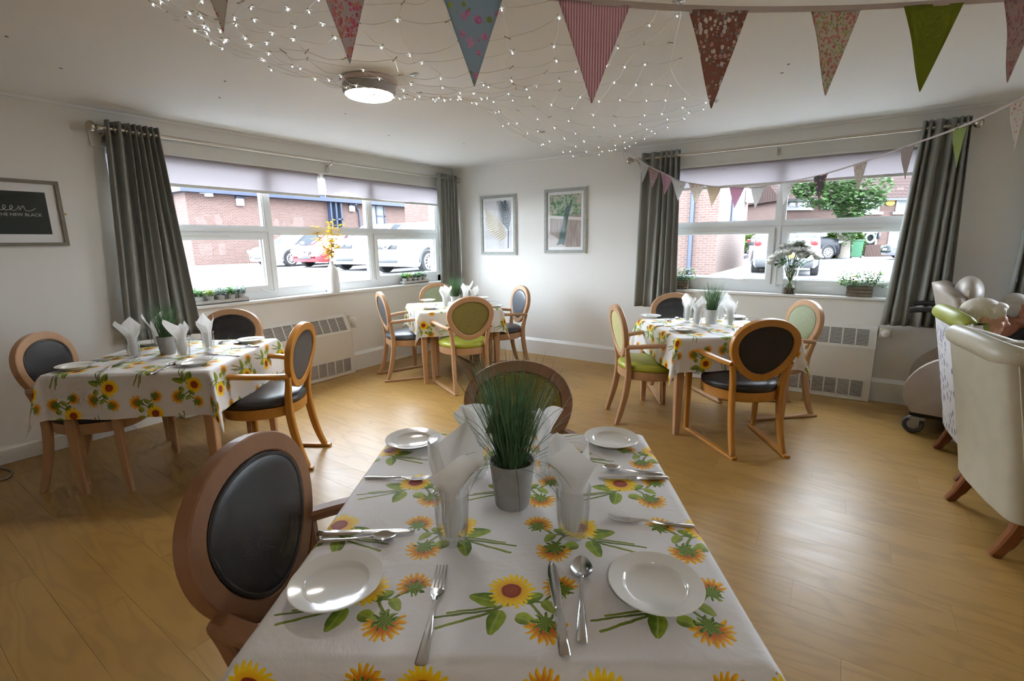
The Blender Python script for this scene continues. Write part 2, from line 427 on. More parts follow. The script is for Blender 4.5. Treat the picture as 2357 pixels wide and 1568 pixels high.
# ------------------------------------------------------------------ curtain poles and curtains
def pole(m, a0, a1, label, brk):
    t = thing('curtain_pole', label, 'curtain pole', m((a0+a1)/2, .115, 2.25)); O = Vector(t.location); loc = lambda a, o, z: Vector(m(a, o, z))-O
    mb = MB(); mb.tube([loc(a0, .115, 2.25), loc(a1, .115, 2.25)], .0125, 14); obj('rod', mb, M_nickel, t)
    for a, s in ((a0, -1), (a1, 1)):
        mb = MB(); pr = [(0, .013), (.012, .013), (.016, .02), (.02, .02), (.024, .014), (.03, .020), (.04, .031), (.052, .036), (.066, .033), (.078, .022), (.084, .004)]
        path = [loc(a+s*(d-.005), .115, 2.25) for d, r in pr]; mb.tube(path, 1, 16, [r for d, r in pr]); obj('finial', mb, M_nickel, t)
    for a in brk:
        mb = MB(); mb.tube([loc(a, .02, 2.205), loc(a, .07, 2.215), loc(a, .115, 2.232)], .007, 8); mb.tube([loc(a-.006, .115, 2.25), loc(a+.006, .115, 2.25)], .018, 14)
        mb.rbox(Vector(m(a, .029, 2.20))-O, (.03, .006, .06) if m is m_B else (.006, .03, .06), .002); obj('bracket', mb, M_nickel, t)
    return t
pole(m_A, -3.86, -.06, 'long nickel curtain pole above the car-park window', (-3.83, -1.974, -.10))
pole(m_B, 2.62, 5.21, 'nickel curtain pole with ball ends above the street window', (2.66, 3.95, 5.18))
pole(m_B, 5.58, 8.15, 'nickel curtain pole at the far end of the back wall', (5.62, 6.9))
def curtain_mat():
    t = NT('grey_curtain'); co = t.coord('Object'); x, y, z = t.sep(co)
    n = t.noise(t.mapped(co, (500, 500, 90)), 1, 2); n2 = t.noise(co, 3, 3)
    c = t.mix(n, (.20, .205, .185), (.29, .295, .27)); c = t.mix(n2*.3, c, (.23, .235, .22)); t.set(color=c, rough=.8, sheen=.15); t.bump(n, .2, .001); return t.mat
M_curt = curtain_mat()
def curtain(m, top, bot, zb, label, warp, nf, amp=.042, seed=1, eyelets=True):
    """top / bot: (a0, a1) extents along the wall; warp: cumulative positions of the folds (0..1)"""
    t = thing('curtain', label, 'curtain', m((top[0]+top[1])/2, .115, zb)); O = Vector(t.location); R_ = random.Random(seed)
    ph = [R_.uniform(-.5, .5) for _ in range(30)]; am = [R_.uniform(.75, 1.15) for _ in range(40)]
    N = nf*8
    def f(u, v):
        k = u*nf; i = min(int(k), nf-1); fr = k-i
        c = warp[i]+(warp[i+1]-warp[i])*fr
        c2 = u + .25*(c-u)
        cc = c*(1-v)+c2*v if len(warp) else u
        a = (top[0]+(top[1]-top[0])*cc)*(1-v)+(bot[0]+(bot[1]-bot[0])*cc)*v
        A = amp*(am[i]*(1-fr)+am[i+1]*fr)*(1-.25*v)
        o = .115+A*math.sin(2*PI*k/2*1.0*2*.5*2)*.9 if False else .115+A*math.sin(PI*k)
        o += .012*v*math.sin(k*1.7+ph[0]*6+v*3)
        a += .010*v*math.sin(k*2.3+ph[1]*6)
        z = 2.305+(zb-2.305)*v
        return Vector(m(a, o, z))-O
    mb = MB(); mb.grid(f, N, 22); o = obj('fabric', mb, M_curt, t, True, 180)
    sm = o.modifiers.new('thick', 'SOLIDIFY'); sm.thickness = .003
    if eyelets:
        for i in range(nf+1):
            if i % 2 == 0 and 0 < i < nf:
                c = f(i/nf, 0); c.z = 2.25-O.z
                mb = MB(); R0 = .024
                ax = Vector(m(1, 0, 0))-Vector(m(0, 0, 0)); sd = Vector(m(0, 1, 0))-Vector(m(0, 0, 0))
                dr = (sd*(1 if i % 2 else -1)*.75+ax*.66).normalized(); nrm = dr.cross(Vector((0, 0, 1)))
                mb.tube([c+dr*R0*math.cos(2*PI*q/14)+Vector((0, 0, 1))*R0*math.sin(2*PI*q/14) for q in range(14)], .004, 6, closed=True); obj('eyelet', mb, M_nickel, t)
    return t
def cum(ws): s = sum(ws); out = [0]; [out.append(out[-1]+x/s) for x in ws]; return out
curtain(m_A, (-3.83, -3.50), (-3.93, -3.40), .70, 'wide grey curtain beside the framed dark slogan print', cum([1.6, 1.5, 1.9, 1.6]+[.9]*11), 15, .036, 3)
curtain(m_A, (-.43, -.05), (-.43, -.02), .72, 'grey curtain hanging in the corner of the room', cum([2.6, 1.6]+[.8]*9), 11, .030, 5)
curtain(m_B, (2.70, 3.09), (2.69, 3.13), .72, 'straight grey curtain beside the peacock picture', cum([1.6, 1.6, 1.8, 1.4]+[.8]*8), 12, .034, 7)
curtain(m_B, (4.94, 5.22), (4.86, 5.27), .70, 'grey curtain behind the beige wheeled recliner', cum([.8]*4+[2.4, 1.8, 1.4]+[.8]*5), 12, .036, 9)
curtain(m_B, (5.62, 5.95), (5.58, 5.98), .70, 'grey curtain at the far right of the back wall', cum([1]*14), 14, .036, 11)

# ------------------------------------------------------------------ radiators
def radiator(m, a0, a1, label):
    t = thing('radiator', label, 'radiator', m((a0+a1)/2, .05, 0)); O = Vector(t.location); loc = lambda a, o, z: Vector(m(a, o, z))-O
    prof = [(0.002, .004), (.105, .004), (.105, .035), (.105, .478), (.012, .668), (.002, .668)]
    mb = MB(); mb.loft([[loc(a0, o, z) for o, z in prof], [loc(a1, o, z) for o, z in prof]])
    obj('casing', mb, M_rad, t, False)
    # side cheeks
    for a in (a0-.004, a1):
        mb = MB(); mb.loft([[loc(a, o, z) for o, z in ((0.002, .004), (.109, .004), (.109, .480), (.014, .674), (.002, .674))], [loc(a+.004, o, z) for o, z in ((0.002, .004), (.109, .004), (.109, .480), (.014, .674), (.002, .674))]]); obj('side_cheek', mb, M_rad, t, False)
    def grille(nm, p, q, nslat, cell):
        p, q = Vector(p), Vector(q); d = q-p; nrm = Vector((d.y, -d.x)).normalized()   # (o,z) plane normal pointing out
        if nrm.x < 0: nrm = -nrm
        L0, L1 = a0+.045, a1-.045
        pt = lambda a, s, h: loc(a, p.x+d.x*s+nrm.x*h, p.y+d.y*s+nrm.y*h)
        mb = MB(); mb.loft([[pt(L0, 0, .001), pt(L0, 1, .001), pt(L0, 1, .002), pt(L0, 0, .002)], [pt(L1, 0, .001), pt(L1, 1, .001), pt(L1, 1, .002), pt(L1, 0, .002)]])
        g = obj(nm, mb, M_slot, t, False)
        mb = MB()
        for i in range(nslat+1):
            s0, s1 = i/nslat-.20/nslat, i/nslat+.20/nslat
            mb.loft([[pt(L0, s0, .002), pt(L0, s1, .002), pt(L0, s1, .005), pt(L0, s0, .005)], [pt(L1, s0, .002), pt(L1, s1, .002), pt(L1, s1, .005), pt(L1, s0, .005)]])
        o = obj('louvre', mb, M_rad, g, False); o['kind'] = 'stuff'
        n = max(2, round((L1-L0)/cell))
        for i in range(n+1):
            a = L0+(L1-L0)*i/n; mb = MB()
            mb.loft([[pt(a-.005, -.01, .002), pt(a+.005, -.01, .002), pt(a+.005, -.01, .006), pt(a-.005, -.01, .006)], [pt(a-.005, 1.01, .002), pt(a+.005, 1.01, .002), pt(a+.005, 1.01, .006), pt(a-.005, 1.01, .006)]])
            obj('divider', mb, M_rad, g, False)
    grille('top_grille', (.094, .5), (.028, .635), 12, .10); grille('bottom_grille', (.105, .045), (.105, .185), 14, .10)
    return t
radiator(m_A, -3.61, -1.89, 'low white convector radiator with slanted grille below the car-park window')
radiator(m_B, 2.99, 4.84, 'low white convector radiator with slanted grille below the street window')
def valve(m, a, z, label):
    t = thing('thermostat_valve', label, 'valve', m(a, .05, z)); O = Vector(t.location)
    mb = MB(); mb.rbox(Vector(m(a, .030, z))-O, (.085, .05, .085) if m is m_B else (.05, .085, .085), .008); obj('body', mb, P('cream_plastic', (.62, .56, .44), .5), t)
    mb = MB(); n = Vector(m(0, 1, 0)); mb.tube([Vector(m(a, .055, z))-O, Vector(m(a, .088, z))-O, Vector(m(a, .092, z))-O], .033, 24, [1, 1, .85]); obj('dial', mb, M_white, t)
    mb = MB(); mb.tube([Vector(m(a, .092, z))-O, Vector(m(a, .098, z))-O], .011, 12); obj('cap', mb, M_board, t)
valve(m_A, -1.845, .60, 'round white thermostat dial on the wall beside the car-park window radiator')
valve(m_B, 4.90, .62, 'round white thermostat dial on the wall beside the street window radiator')
# ------------------------------------------------------------------ furniture materials
def wood(name, base, dark, rough=.35):
    t = NT(name); co = t.coord('Object'); x, y, z = t.sep(co)
    n = t.noise(t.comb(x*22., y*22., z*2.2), 1.5, 4, .6, .6); f = t.noise(t.comb(x*260., y*260., z*12.), 1., 2)
    c = t.mix(n, dark, base); c = t.mix(t.step(f, .55, .8)*.22, c, tuple(v*.6 for v in dark)); t.set(color=c, rough=rough, spec=.45); t.bump(f, .04, .001); return t.mat
W_beech = wood('beech_wood', (.54, .325, .185), (.44, .25, .13))
W_honey = wood('honey_wood', (.56, .26, .055), (.46, .195, .034), .3)
W_brown = wood('brown_beech', (.33, .165, .085), (.25, .115, .055), .32)
W_dark = wood('reddish_leg_wood', (.26, .095, .035), (.18, .06, .022), .3)
def leather(name, c, rough=.38):
    t = NT(name); co = t.coord('Object'); v = t.voronoi(co, 420); n = t.noise(co, 9, 4)
    t.set(color=t.mix(n, tuple(x*.85 for x in c), tuple(x*1.15 for x in c)), rough=rough, spec=.5); t.bump(X(t, v.outputs[0]), .08, .001); return t.mat
L_dark = leather('charcoal_vinyl', (.032, .030, .032), .36); L_slate = leather('slate_vinyl', (.075, .085, .105), .36)
L_lime = leather('lime_vinyl', (.36, .38, .035), .36); L_cream = leather('cream_vinyl', (.46, .425, .32), .4); L_green = leather('moss_vinyl', (.30, .33, .05), .4)
L_beige = leather('beige_vinyl', (.40, .345, .29), .42)
def fabric(name, a, b, sc_=700):
    t = NT(name); co = t.coord('Object'); n = t.noise(co, sc_, 2, .7); n2 = t.noise(co, 160, 2)
    t.set(color=t.mix(t.step(n*.6+n2*.4, .38, .62), a, b), rough=.9, sheen=.2); t.bump(n, .3, .001); return t.mat
F_olive = fabric('olive_weave', (.155, .125, .022), (.30, .25, .06)); F_sage = fabric('sage_weave', (.24, .27, .16), (.40, .43, .29)); F_pale = fabric('pale_lime_weave', (.42, .40, .15), (.60, .57, .28))
F_brown = fabric('brown_weave', (.028, .022, .018), (.05, .04, .034))

# ------------------------------------------------------------------ chair
def yb(z): return -.185-(z-.45)*.16
def egg(ph, off=0.):
    hw, hh = .203, .187
    x = hw*math.sin(ph)*(1+.19*math.cos(ph)); z = .722+hh*math.cos(ph)
    dx = hw*(math.cos(ph)*(1+.19*math.cos(ph))-.19*math.sin(ph)**2); dz = -hh*math.sin(ph)
    n = Vector((-dz, dx)).normalized()
    if n.dot(Vector((x, z-.722))) < 0: n = -n
    return Vector((x+n.x*off, z+n.y*off))
def chair(label, pos, facing, wd, seat, front, back, sled=True, name='dining_chair', group=None):
    t = thing(name, label, 'chair', (pos[0], pos[1], 0), math.radians(facing-90), group)
    key = (wd.name, seat.name, front.name, back.name, sled)
    NR = 56; bn = Vector((0, -1, -.16)).normalized(); bup = Vector((0, -.16, 1)).normalized()
    B = lambda x, z, h=0.: Vector((x, yb(z), z)) + bn*h      # on the back plane; h towards the rear
    # oval back frame
    sec = [(-.024, -.0155), (-.0205, -.019), (.0205, -.019), (.024, -.0155), (.024, .0155), (.0205, .019), (-.0205, .019), (-.024, .0155)]
    rings = []
    for i in range(NR):
        ph = 2*PI*i/NR; rings.append([B(*egg(ph, q[0]), q[1]) for q in sec])
    rings.append(rings[0]); mb = MB(); mb.loft(rings, False); obj('back_frame', mb, wd, t, True, 30)
    # front pad
    inner = [egg(2*PI*i/NR, -.024) for i in range(NR)]; cz = .722
    def pad(h0, dome, sgn):
        mb = MB(); rr = []
        for k, (s, h) in enumerate(((1.0, 0), (.985, .55), (.93, .82), (.8, .94), (.55, 1.0), (.2, 1.02))):
            rr.append([B(p.x*s, cz+(p.y-cz)*s, sgn*(h0+dome*h)) for p in inner])
        mb.loft(rr, False); n = len(rr)-1; mb.f.append(tuple(range(len(mb.v)-NR, len(mb.v)))); mb.m.append(0); return mb
    pd = obj('backrest', pad(.004, .018, -1), front, t, True, 60)
    mb = MB(); mb.tube([B(*egg(2*PI*i/NR, -.032), -.014) for i in range(NR)], .0072, 8, closed=True); obj('piping', mb, front, pd)
    obj('back_panel', pad(.008, .004, 1), back, t, True, 60)
    # rear legs
    for s in (-1, 1):
        path = catmull([(s*.175, -.268, .0 if not sled else .018), (s*.171, -.238, .10), (s*.168, -.208, .22), (s*.166, -.188, .36), (s*.168, yb(.47), .47), (s*.180, yb(.55), .555), (s*.196, yb(.62), .625)], 5)
        k = [1-.25*abs(i/(len(path)-1)-.5) for i in range(len(path))]
        k = [(1.0, .80+.35*math.sin(PI*min(1, i/(len(path)-1)*1.1))) for i in range(len(path))]
        mb = MB(); mb.sweep(path, rsec(.034, .040, .006), k, up=Vector((0, 1, 0))); obj('leg', mb, wd, t, True, 35)
    # front legs
    for s in (-1, 1):
        path = [(s*.268, .252, .0 if not sled else .018), (s*.270, .250, .15), (s*.272, .247, .40), (s*.274, .245, .60)]
        mb = MB(); mb.sweep(path, rsec(.036, .042, .006), [.74, .86, 1., 1.], up=Vector((0, 1, 0))); obj('leg', mb, wd, t, True, 35)
        ap = catmull([(s*.197, yb(.635)+.006, .628), (s*.232, -.13, .637), (s*.262, -.02, .648), (s*.276, .09, .656), (s*.276, .19, .657), (s*.275, .232, .648), (s*.274, .246, .615), (s*.274, .246, .575)], 5)
        ks = [(1.0, 1.0)]*len(ap)
        ups = []
        for i, p in enumerate(ap):
            f = i/(len(ap)-1); ups.append(Vector((0, 0, 1)) if f < .66 else Vector((0, 1, 0)) if f > .86 else Vector((0, (f-.66)/.2, 1-(f-.66)/.2)).normalized())
        mb = MB(); mb.sweep(ap, rsec(.046, .030, .008), None, ups=ups); obj('armrest', mb, wd, t, True, 35)
        if sled:
            a, b = Vector((s*.262, .285, .0)), Vector((s*.180, -.305, .0)); d = (b-a).normalized()
            mb = MB(); mb.sweep([a+Vector((0, 0, .010)), a+d*.02+Vector((0, 0, .010)), b-d*.02+Vector((0, 0, .010)), b+Vector((0, 0, .010))], rsec(.042, .020, .005), [.9, 1, 1, .9]); obj('runner', mb, wd, t, True, 35)
    # seat
    NS = 48
    def plan(th, k=1.0):
        c, s_ = math.cos(th), math.sin(th); x = .248*math.copysign(abs(c)**.72, c); y = .238*math.copysign(abs(s_)**.82, s_)
        x *= 1-.22*max(0, -y/.238)**1.3; return Vector((x*k, .018+y*k))
    mb = MB(); rr = []
    for k, z in ((.955, .362), (.985, .366), (.995, .40), (.99, .428), (.94, .430)): rr.append([Vector((*plan(2*PI*i/NS, k), z)) for i in range(NS)])
    mb.loft(rr); obj('seat_rail', mb, wd, t, True, 50)
    mb = MB(); rr = []
    for k, z in ((.965, .429), (.995, .440), (1.0, .455), (.975, .470), (.91, .482), (.75, .490), (.45, .495), (.1, .496)): rr.append([Vector((*plan(2*PI*i/NS, k), z)) for i in range(NS)])
    mb.loft(rr); obj('seat', mb, seat, t, True, 70)
    return t
def fpos(rear, facing, d=.268): a = math.radians(facing); return (rear[0]+math.cos(a)*d, rear[1]+math.sin(a)*d)
nc = chair('brown wooden armchair with glossy charcoal oval back pulled to the large-laid front table', fpos((3.386, -4.700), 31), 31, W_brown, L_dark, L_dark, F_brown, True); nc.scale = (1.035, 1.035, 1.035)
chair('beech armchair with olive fabric oval back behind the tall grass plant of the front table', fpos((3.435, -3.560), -57), -57, W_brown, L_lime, F_olive, F_olive, True)
chair('beech armchair with charcoal back and no runners near the dark slogan print', fpos((.627, -4.504), 44), 44, W_beech, L_dark, L_dark, F_brown, False)
chair('beech armchair with charcoal back between grey curtain and table under the car-park window', fpos((.545, -3.335), -51), -51, W_beech, L_dark, L_dark, F_brown, False)
chair('honey-coloured armchair with dark seat facing the table beside the wide curtain', fpos((1.703, -3.448), -142), -142, W_honey, L_dark, L_dark, F_brown, True)
chair('beech armchair with slate-blue back beside the radiator at the corner table', fpos((.55, -1.851), 61.5), 61.5, W_beech, L_slate, L_slate, L_slate, True)
chair('beech armchair with sage green back tucked into the room corner', fpos((.32, -.73), -34), -34, W_beech, L_lime, F_sage, F_sage, True)
chair('beech armchair with slate-blue back against the wall below the pictures', fpos((1.51, -.56), -122), -122, W_beech, L_dark, L_slate, F_brown, True)
chair('beech armchair with olive fabric back and lime seat at the corner table', fpos((1.707, -1.751), 146), 146, W_beech, L_lime, F_olive, F_olive, True)
chair('beech armchair with pale lime back and lime seat, no runners, at the street-window table', fpos((3.082, -1.644), 35.8), 35.8, W_beech, L_lime, F_pale, F_pale, False)
chair('beech armchair with charcoal back in front of the straight curtain', fpos((3.225, -.545), -53), -53, W_beech, L_dark, L_dark, F_brown, True)
chair('beech armchair with sage green padded back in front of the street-window radiator', fpos((4.344, -.615), -145), -145, W_beech, L_lime, F_sage, F_sage, True)
chair('honey-coloured armchair with dark brown oval back and dark seat at the street-window table', fpos((4.199, -1.837), 128.3), 128.3, W_honey, L_dark, L_dark, F_brown, True)

# ------------------------------------------------------------------ sunflower cloth
def cloth_mat():
    t = NT('sunflower_print'); uv = t.n.new('ShaderNodeUVMap'); uv.uv_map = 'UVMap'; U, V, _ = t.sep(uv.outputs[0])
    PU, PV = .295, .218
    q = (V+.140).mod(PV*2); isB = q.gt(PV); lv = (V+.140).mod(PV)-.140
    lu = (U-isB*.156+.150).mod(PU)-.150
    lu = lu*(1.-isB*2.)
    # in mirrored rows shift so that the motif stays inside its own cell
    wob = t.noise(uv.outputs[0], 38, 2)-.5
    x = lu+wob*.006; y = lv+(t.noise(t.mapped(uv.outputs[0], (1, 1, 1), (3, 5, 0)), 38, 2)-.5)*.006
    fib = t.noise(uv.outputs[0], 320, 2)
    col = t.mix(fib, (.70, .685, .69), (.76, .745, .745))
    def seg(col, x1, y1, x2, y2, wd, c):
        dx, dy = x2-x1, y2-y1; L2 = dx*dx+dy*dy
        h = ((x-x1)*dx+(y-y1)*dy)/L2; h = h.sat(); ex = x-x1-h*dx; ey = y-y1-h*dy; d = (ex*ex+ey*ey).sqrt()
        return t.mix(d.lt(wd), col, t.mix(h, c, tuple(v*.65 for v in c)))
    def leaf(col, cx, cy, ln, wd, ang, c1=(.09, .175, .008), c2=(.30, .40, .025)):
        ca, sa = math.cos(ang), math.sin(ang); a = (x-cx)*ca+(y-cy)*sa; b = (y-cy)*ca-(x-cx)*sa
        s = (a/ln).sat(); wdt = (s*(1.-s)*4.).sqrt()*(1.15-s*.6)*wd
        inside = b.abs().lt(wdt)*a.gt(0.)*a.lt(ln)
        vein = t.step(b.abs(), .0, wd*.16, 1., 0.); shade = t.step(b+(a*260.).sin()*wd*.2, -wd, wd)
        c = t.mix(shade, c1, c2); c = t.mix(vein*.6, c, (.44, .50, .10)); return t.mix(inside, col, c)
    def flower(col, cx, cy, R_, n=21):
        dx, dy = x-cx, y-cy; r = (dx*dx+dy*dy).sqrt(); th = dy.atan2(dx)
        pr = ((th*(n/2.)+wob*5.).sin().abs()*.30+.72+((th*5.+1.).sin())*.05)*R_
        rr = r/R_; streak = (th*n+wob*9.).sin()*.5+.5
        pc = t.mix(t.step(rr, .40, .80), (.82, .38, .004), (.90, .63, .005)); pc = t.mix(streak*t.step(rr, .35, .95, .55, .15), pc, (.84, .44, .004))
        col = t.mix(r.lt(pr), col, pc)
        cc = t.ramp(rr, [(0, (.34, .13, .01)), (.10, (.30, .05, .008)), (.25, (.36, .045, .006)), (.36, (.22, .028, .006)), (.42, (.40, .10, .01))])
        return t.mix(r.lt(R_*.43), col, cc)
    def sideflower(col, cx, cy, R_, dir_, n=17):
        dx, dy = x-cx, y-cy; r = (dx*dx+dy*dy).sqrt(); th = dy.atan2(dx); c = dx*math.cos(dir_)+dy*math.sin(dir_)
        pr = ((th*(n/2.)+wob*6.).sin().abs()*.38+.66)*R_
        m = r.lt(pr)*(c/(r+.0005)).gt(-.45)
        streak = (th*n*1.0+wob*12.).sin()*.5+.5
        pc = t.mix(t.step(r/R_, .3, .9), (.55, .11, .004), (.88, .56, .006)); pc = t.mix(streak*.6, pc, (.62, .13, .004)); col = t.mix(m, col, pc)
        ex, ey = dx+math.cos(dir_)*R_*.22, dy+math.sin(dir_)*R_*.22; er = (ex*ex+ey*ey).sqrt()
        gth = ey.atan2(ex); gm = er.lt(((gth*9.+wob*14.).sin()*.16+.52)*R_)
        gc = t.mix(t.step((gth*14.+wob*30.).sin(), -.6, .6), (.055, .12, .006), (.24, .34, .02)); return t.mix(gm, col, gc)
    g1 = (.22, .29, .03); g2 = (.14, .20, .015)
    col = seg(col, -.132, -.098, -.045, -.062, .0032, g1); col = seg(col, -.145, -.074, -.03, -.052, .0026, g2); col = seg(col, -.118, -.062, -.03, -.044, .0028, g1)
    col = seg(col, -.045, -.062, .0, -.03, .003, g2); col = seg(col, -.03, -.046, .03, -.03, .0024, g1); col = seg(col, .0, -.03, .062, -.03, .0026, g1); col = seg(col, .062, -.03, .092, .0, .003, g2); col = seg(col, .035, -.03, .062, -.07, .003, g1)
    col = leaf(col, -.022, -.030, .062, .021, PI*.93); col = leaf(col, -.020, -.052, .062, .019, -PI*.58); col = leaf(col, .010, -.066, .042, .017, -PI*.12, (.14, .2, .02), (.36, .46, .04))
    col = leaf(col, .022, -.028, .045, .017, PI*.14); col = leaf(col, .062, -.026, .040, .013, -PI*.30, (.2, .28, .03), (.34, .42, .06))
    col = flower(col, 0., 0., .047); col = sideflower(col, .098, .010, .036, PI*.62); col = sideflower(col, .066, -.090, .040, -PI*.45)
    t.set(color=col, rough=.62, spec=.3, sheen=.1)
    cr = t.noise(uv.outputs[0], 7, 4, .6, 1.2); cre = t.step((U*6.3+wob*.3).sin().abs(), 0., .035, 1., 0.)*.3
    t.bump(cr*1.0+fib*.02, .35, .012); return t.mat
M_cloth = cloth_mat()
M_under = P('cloth_reverse', (.66, .64, .63), .7)
def table(center, ang, a, b, drop, name_label, cloth_label, uvrot=0, uvoff=(0, 0), seed=1, inset=.055, h=.742):
    t = thing('dining_table', name_label, 'table', (center[0], center[1], 0), math.radians(ang))
    mb = MB(); mb.rbox((0, 0, h-.018), (2*a-.012, 2*b-.012, .030), .006); obj('tabletop', mb, W_beech, t)
    mb = MB()
    for s in (-1, 1):
        mb.b2((-a+inset+.03, s*(b-inset)-.011, h-.115), (a-inset-.03, s*(b-inset)+.011, h-.034)); mb.b2((s*(a-inset)-.011, -b+inset+.03, h-.115), (s*(a-inset)+.011, b-inset-.03, h-.034))
    obj('apron', mb, W_beech, t, False)
    for sx in (-1, 1):
        for sy in (-1, 1):
            x_, y_ = sx*(a-inset), sy*(b-inset); mb = MB()
            mb.sweep([(x_, y_, 0), (x_, y_, .02), (x_, y_, .30), (x_, y_, h-.034)], rsec(.062, .062, .006), [.60, .64, .88, 1], up=Vector((0, 1, 0))); obj('leg', mb, W_beech, t, True, 35)
    R_ = random.Random(seed); ph = [R_.uniform(0, 6.3) for _ in range(8)]
    dl = drop if isinstance(drop, (list, tuple)) else [drop]*4      # -x, +x, -y, +y
    S0, S1, T0, T1 = -a-dl[0], a+dl[1], -b-dl[2], b+dl[3]; er = .018
    def hang(p): # distance past the edge -> (outward, down)
        L = er*PI/2
        if p <= 0: return 0., 0.
        if p < L: th = p/er; return er*math.sin(th), er*(1-math.cos(th))
        return er, er+(p-L)
    def fn(u, v):
        s = S0+(S1-S0)*u; q = T0+(T1-T0)*v
        px = max(0, abs(s)-(a-er)); py = max(0, abs(q)-(b-er)); sx = 1 if s > 0 else -1; sy = 1 if q > 0 else -1
        cx = sx*min(abs(s), a-er); cy = sy*min(abs(q), b-er); z = h+.0015
        if px and not py:
            o, d = hang(px); wv = .012*math.sin(q*9+ph[0])*min(1, d/.12)+.006*math.sin(q*21+ph[1])*min(1, d/.12); cx += sx*(o+d*.07+wv); z -= d
        elif py and not px:
            o, d = hang(py); wv = .012*math.sin(s*9+ph[2])*min(1, d/.12)+.006*math.sin(s*21+ph[3])*min(1, d/.12); cy += sy*(o+d*.07+wv); z -= d
        elif px and py:
            rho = math.hypot(px, py); phi = math.atan2(py, px); o, d = hang(rho)
            k = math.sin(2*phi); ex = math.cos(phi)**2; ey = math.sin(phi)**2
            wvx = .012*math.sin(sy*(b-er)*9+ph[0])*min(1, d/.12)+.006*math.sin(sy*(b-er)*21+ph[1])*min(1, d/.12); wvy = .012*math.sin(sx*(a-er)*9+ph[2])*min(1, d/.12)+.006*math.sin(sx*(a-er)*21+ph[3])*min(1, d/.12)
            dx = (o+d*.07+wvx)*ex + k*(.02*min(1, d/.05)+d*.20)*.7; dy = (o+d*.07+wvy)*ey + k*(.02*min(1, d/.05)+d*.20)*.7
            cx += sx*dx; cy += sy*dy; z -= d*(1-.03*k)
        else:
            z += .0008*math.sin(s*17+ph[4])*math.sin(q*13+ph[5])
        return Vector((cx, cy, z))
    ca, sa = math.cos(uvrot), math.sin(uvrot)
    def uvf(u, v):
        s = S0+(S1-S0)*u; q = T0+(T1-T0)*v; return (s*ca-q*sa+uvoff[0], s*sa+q*ca+uvoff[1])
    mb = MB(); mb.grid(fn, 110, 110, uvfn=uvf)
    c = obj('tablecloth', mb, M_cloth, None, True, 180, (center[0], center[1], 0), math.radians(ang)); tag(c, cloth_label, 'tablecloth')
    return t
TABLES = {}
# near table: print aligned with the photograph (flower at u=.466,v=-.814 measured from the far left corner)
NT_C, NT_A = (3.880, -4.262), 32.2
table(NT_C, NT_A, .456, .497, .24, 'square dining table laid for four in front of the brown armchair', 'sunflower tablecloth laid with four white plates and tall grass pot, on the front table', 0, (-.0110, .3175), 2)
table((1.045, -3.945), 38.4, .455, .47, .245, 'beech table under sunflower cloth beside the wide grey curtain', 'sunflower tablecloth beside the wide grey curtain', 1.5708, (.05, .08), 3, .075)
table((1.02, -1.24), 54, .44, .44, .235, 'beech table under sunflower cloth in the room corner', 'sunflower tablecloth on the corner table', 0, (.1, .12), 4)
table((3.71, -1.185), 37, .45, .45, .235, 'beech table under sunflower cloth in front of the street window', 'sunflower tablecloth on the table in front of the street window', 1.5708, (.12, .02), 5)
# ------------------------------------------------------------------ tableware
def ceramic(): return P('white_china', (.78, .78, .76), .12, coat=.3)
M_china = ceramic()
def tumbler_glass():
    t = NT('tumbler_glass'); t.n.remove(t.bsdf)
    tr = t.n.new('ShaderNodeBsdfTransparent'); tr.inputs[0].default_value = (.985, .988, .988, 1)
    gl = t.n.new('ShaderNodeBsdfGlossy'); gl.inputs['Roughness'].default_value = .03
    lw = t.n.new('ShaderNodeLayerWeight'); f = X(t, lw.outputs['Facing']).pw(2.0)*.5+.04
    mx = t.n.new('ShaderNodeMixShader'); t.l.new(f.s, mx.inputs[0]); t.l.new(tr.outputs[0], mx.inputs[1]); t.l.new(gl.outputs[0], mx.inputs[2])
    t.l.new(mx.outputs[0], t.out.inputs[0]); return t.mat
M_tumbler = tumbler_glass()
def napkin_mat():
    t = NT('paper_napkin'); co = t.coord('Object'); n = t.noise(co, 60, 3)
    tr = t.n.new('ShaderNodeBsdfTranslucent'); tr.inputs[0].default_value = (.86, .86, .85, 1); t.set(color=(.84, .84, .83), rough=.9); t.bump(n, .12, .004)
    mx = t.n.new('ShaderNodeMixShader'); mx.inputs[0].default_value = .35; t.l.new(t.bsdf.outputs[0], mx.inputs[1]); t.l.new(tr.outputs[0], mx.inputs[2]); t.l.new(mx.outputs[0], t.out.inputs[0]); return t.mat
M_napkin = napkin_mat()
M_cement = P('cement_pot', (.34, .34, .335), .85, var=.38, vscale=14, bump=.25, bscale=50)
M_zinc = P('pale_zinc', (.58, .59, .60), .5, .2, var=.15, vscale=20)
M_soil = P('soil', (.04, .045, .02), .95, bump=.5, bscale=80, bdist=.01)
def leafmat(name, a, b, tr=.25):
    t = NT(name); oi = t.coord('Object'); n = t.noise(oi, 25, 3); c = t.mix(n, a, b); t.set(color=c, rough=.55, spec=.3)
    tn = t.n.new('ShaderNodeBsdfTranslucent'); t.sock(c, tn.inputs[0]); mx = t.n.new('ShaderNodeMixShader'); mx.inputs[0].default_value = tr
    t.l.new(t.bsdf.outputs[0], mx.inputs[1]); t.l.new(tn.outputs[0], mx.inputs[2]); t.l.new(mx.outputs[0], t.out.inputs[0]); return t.mat
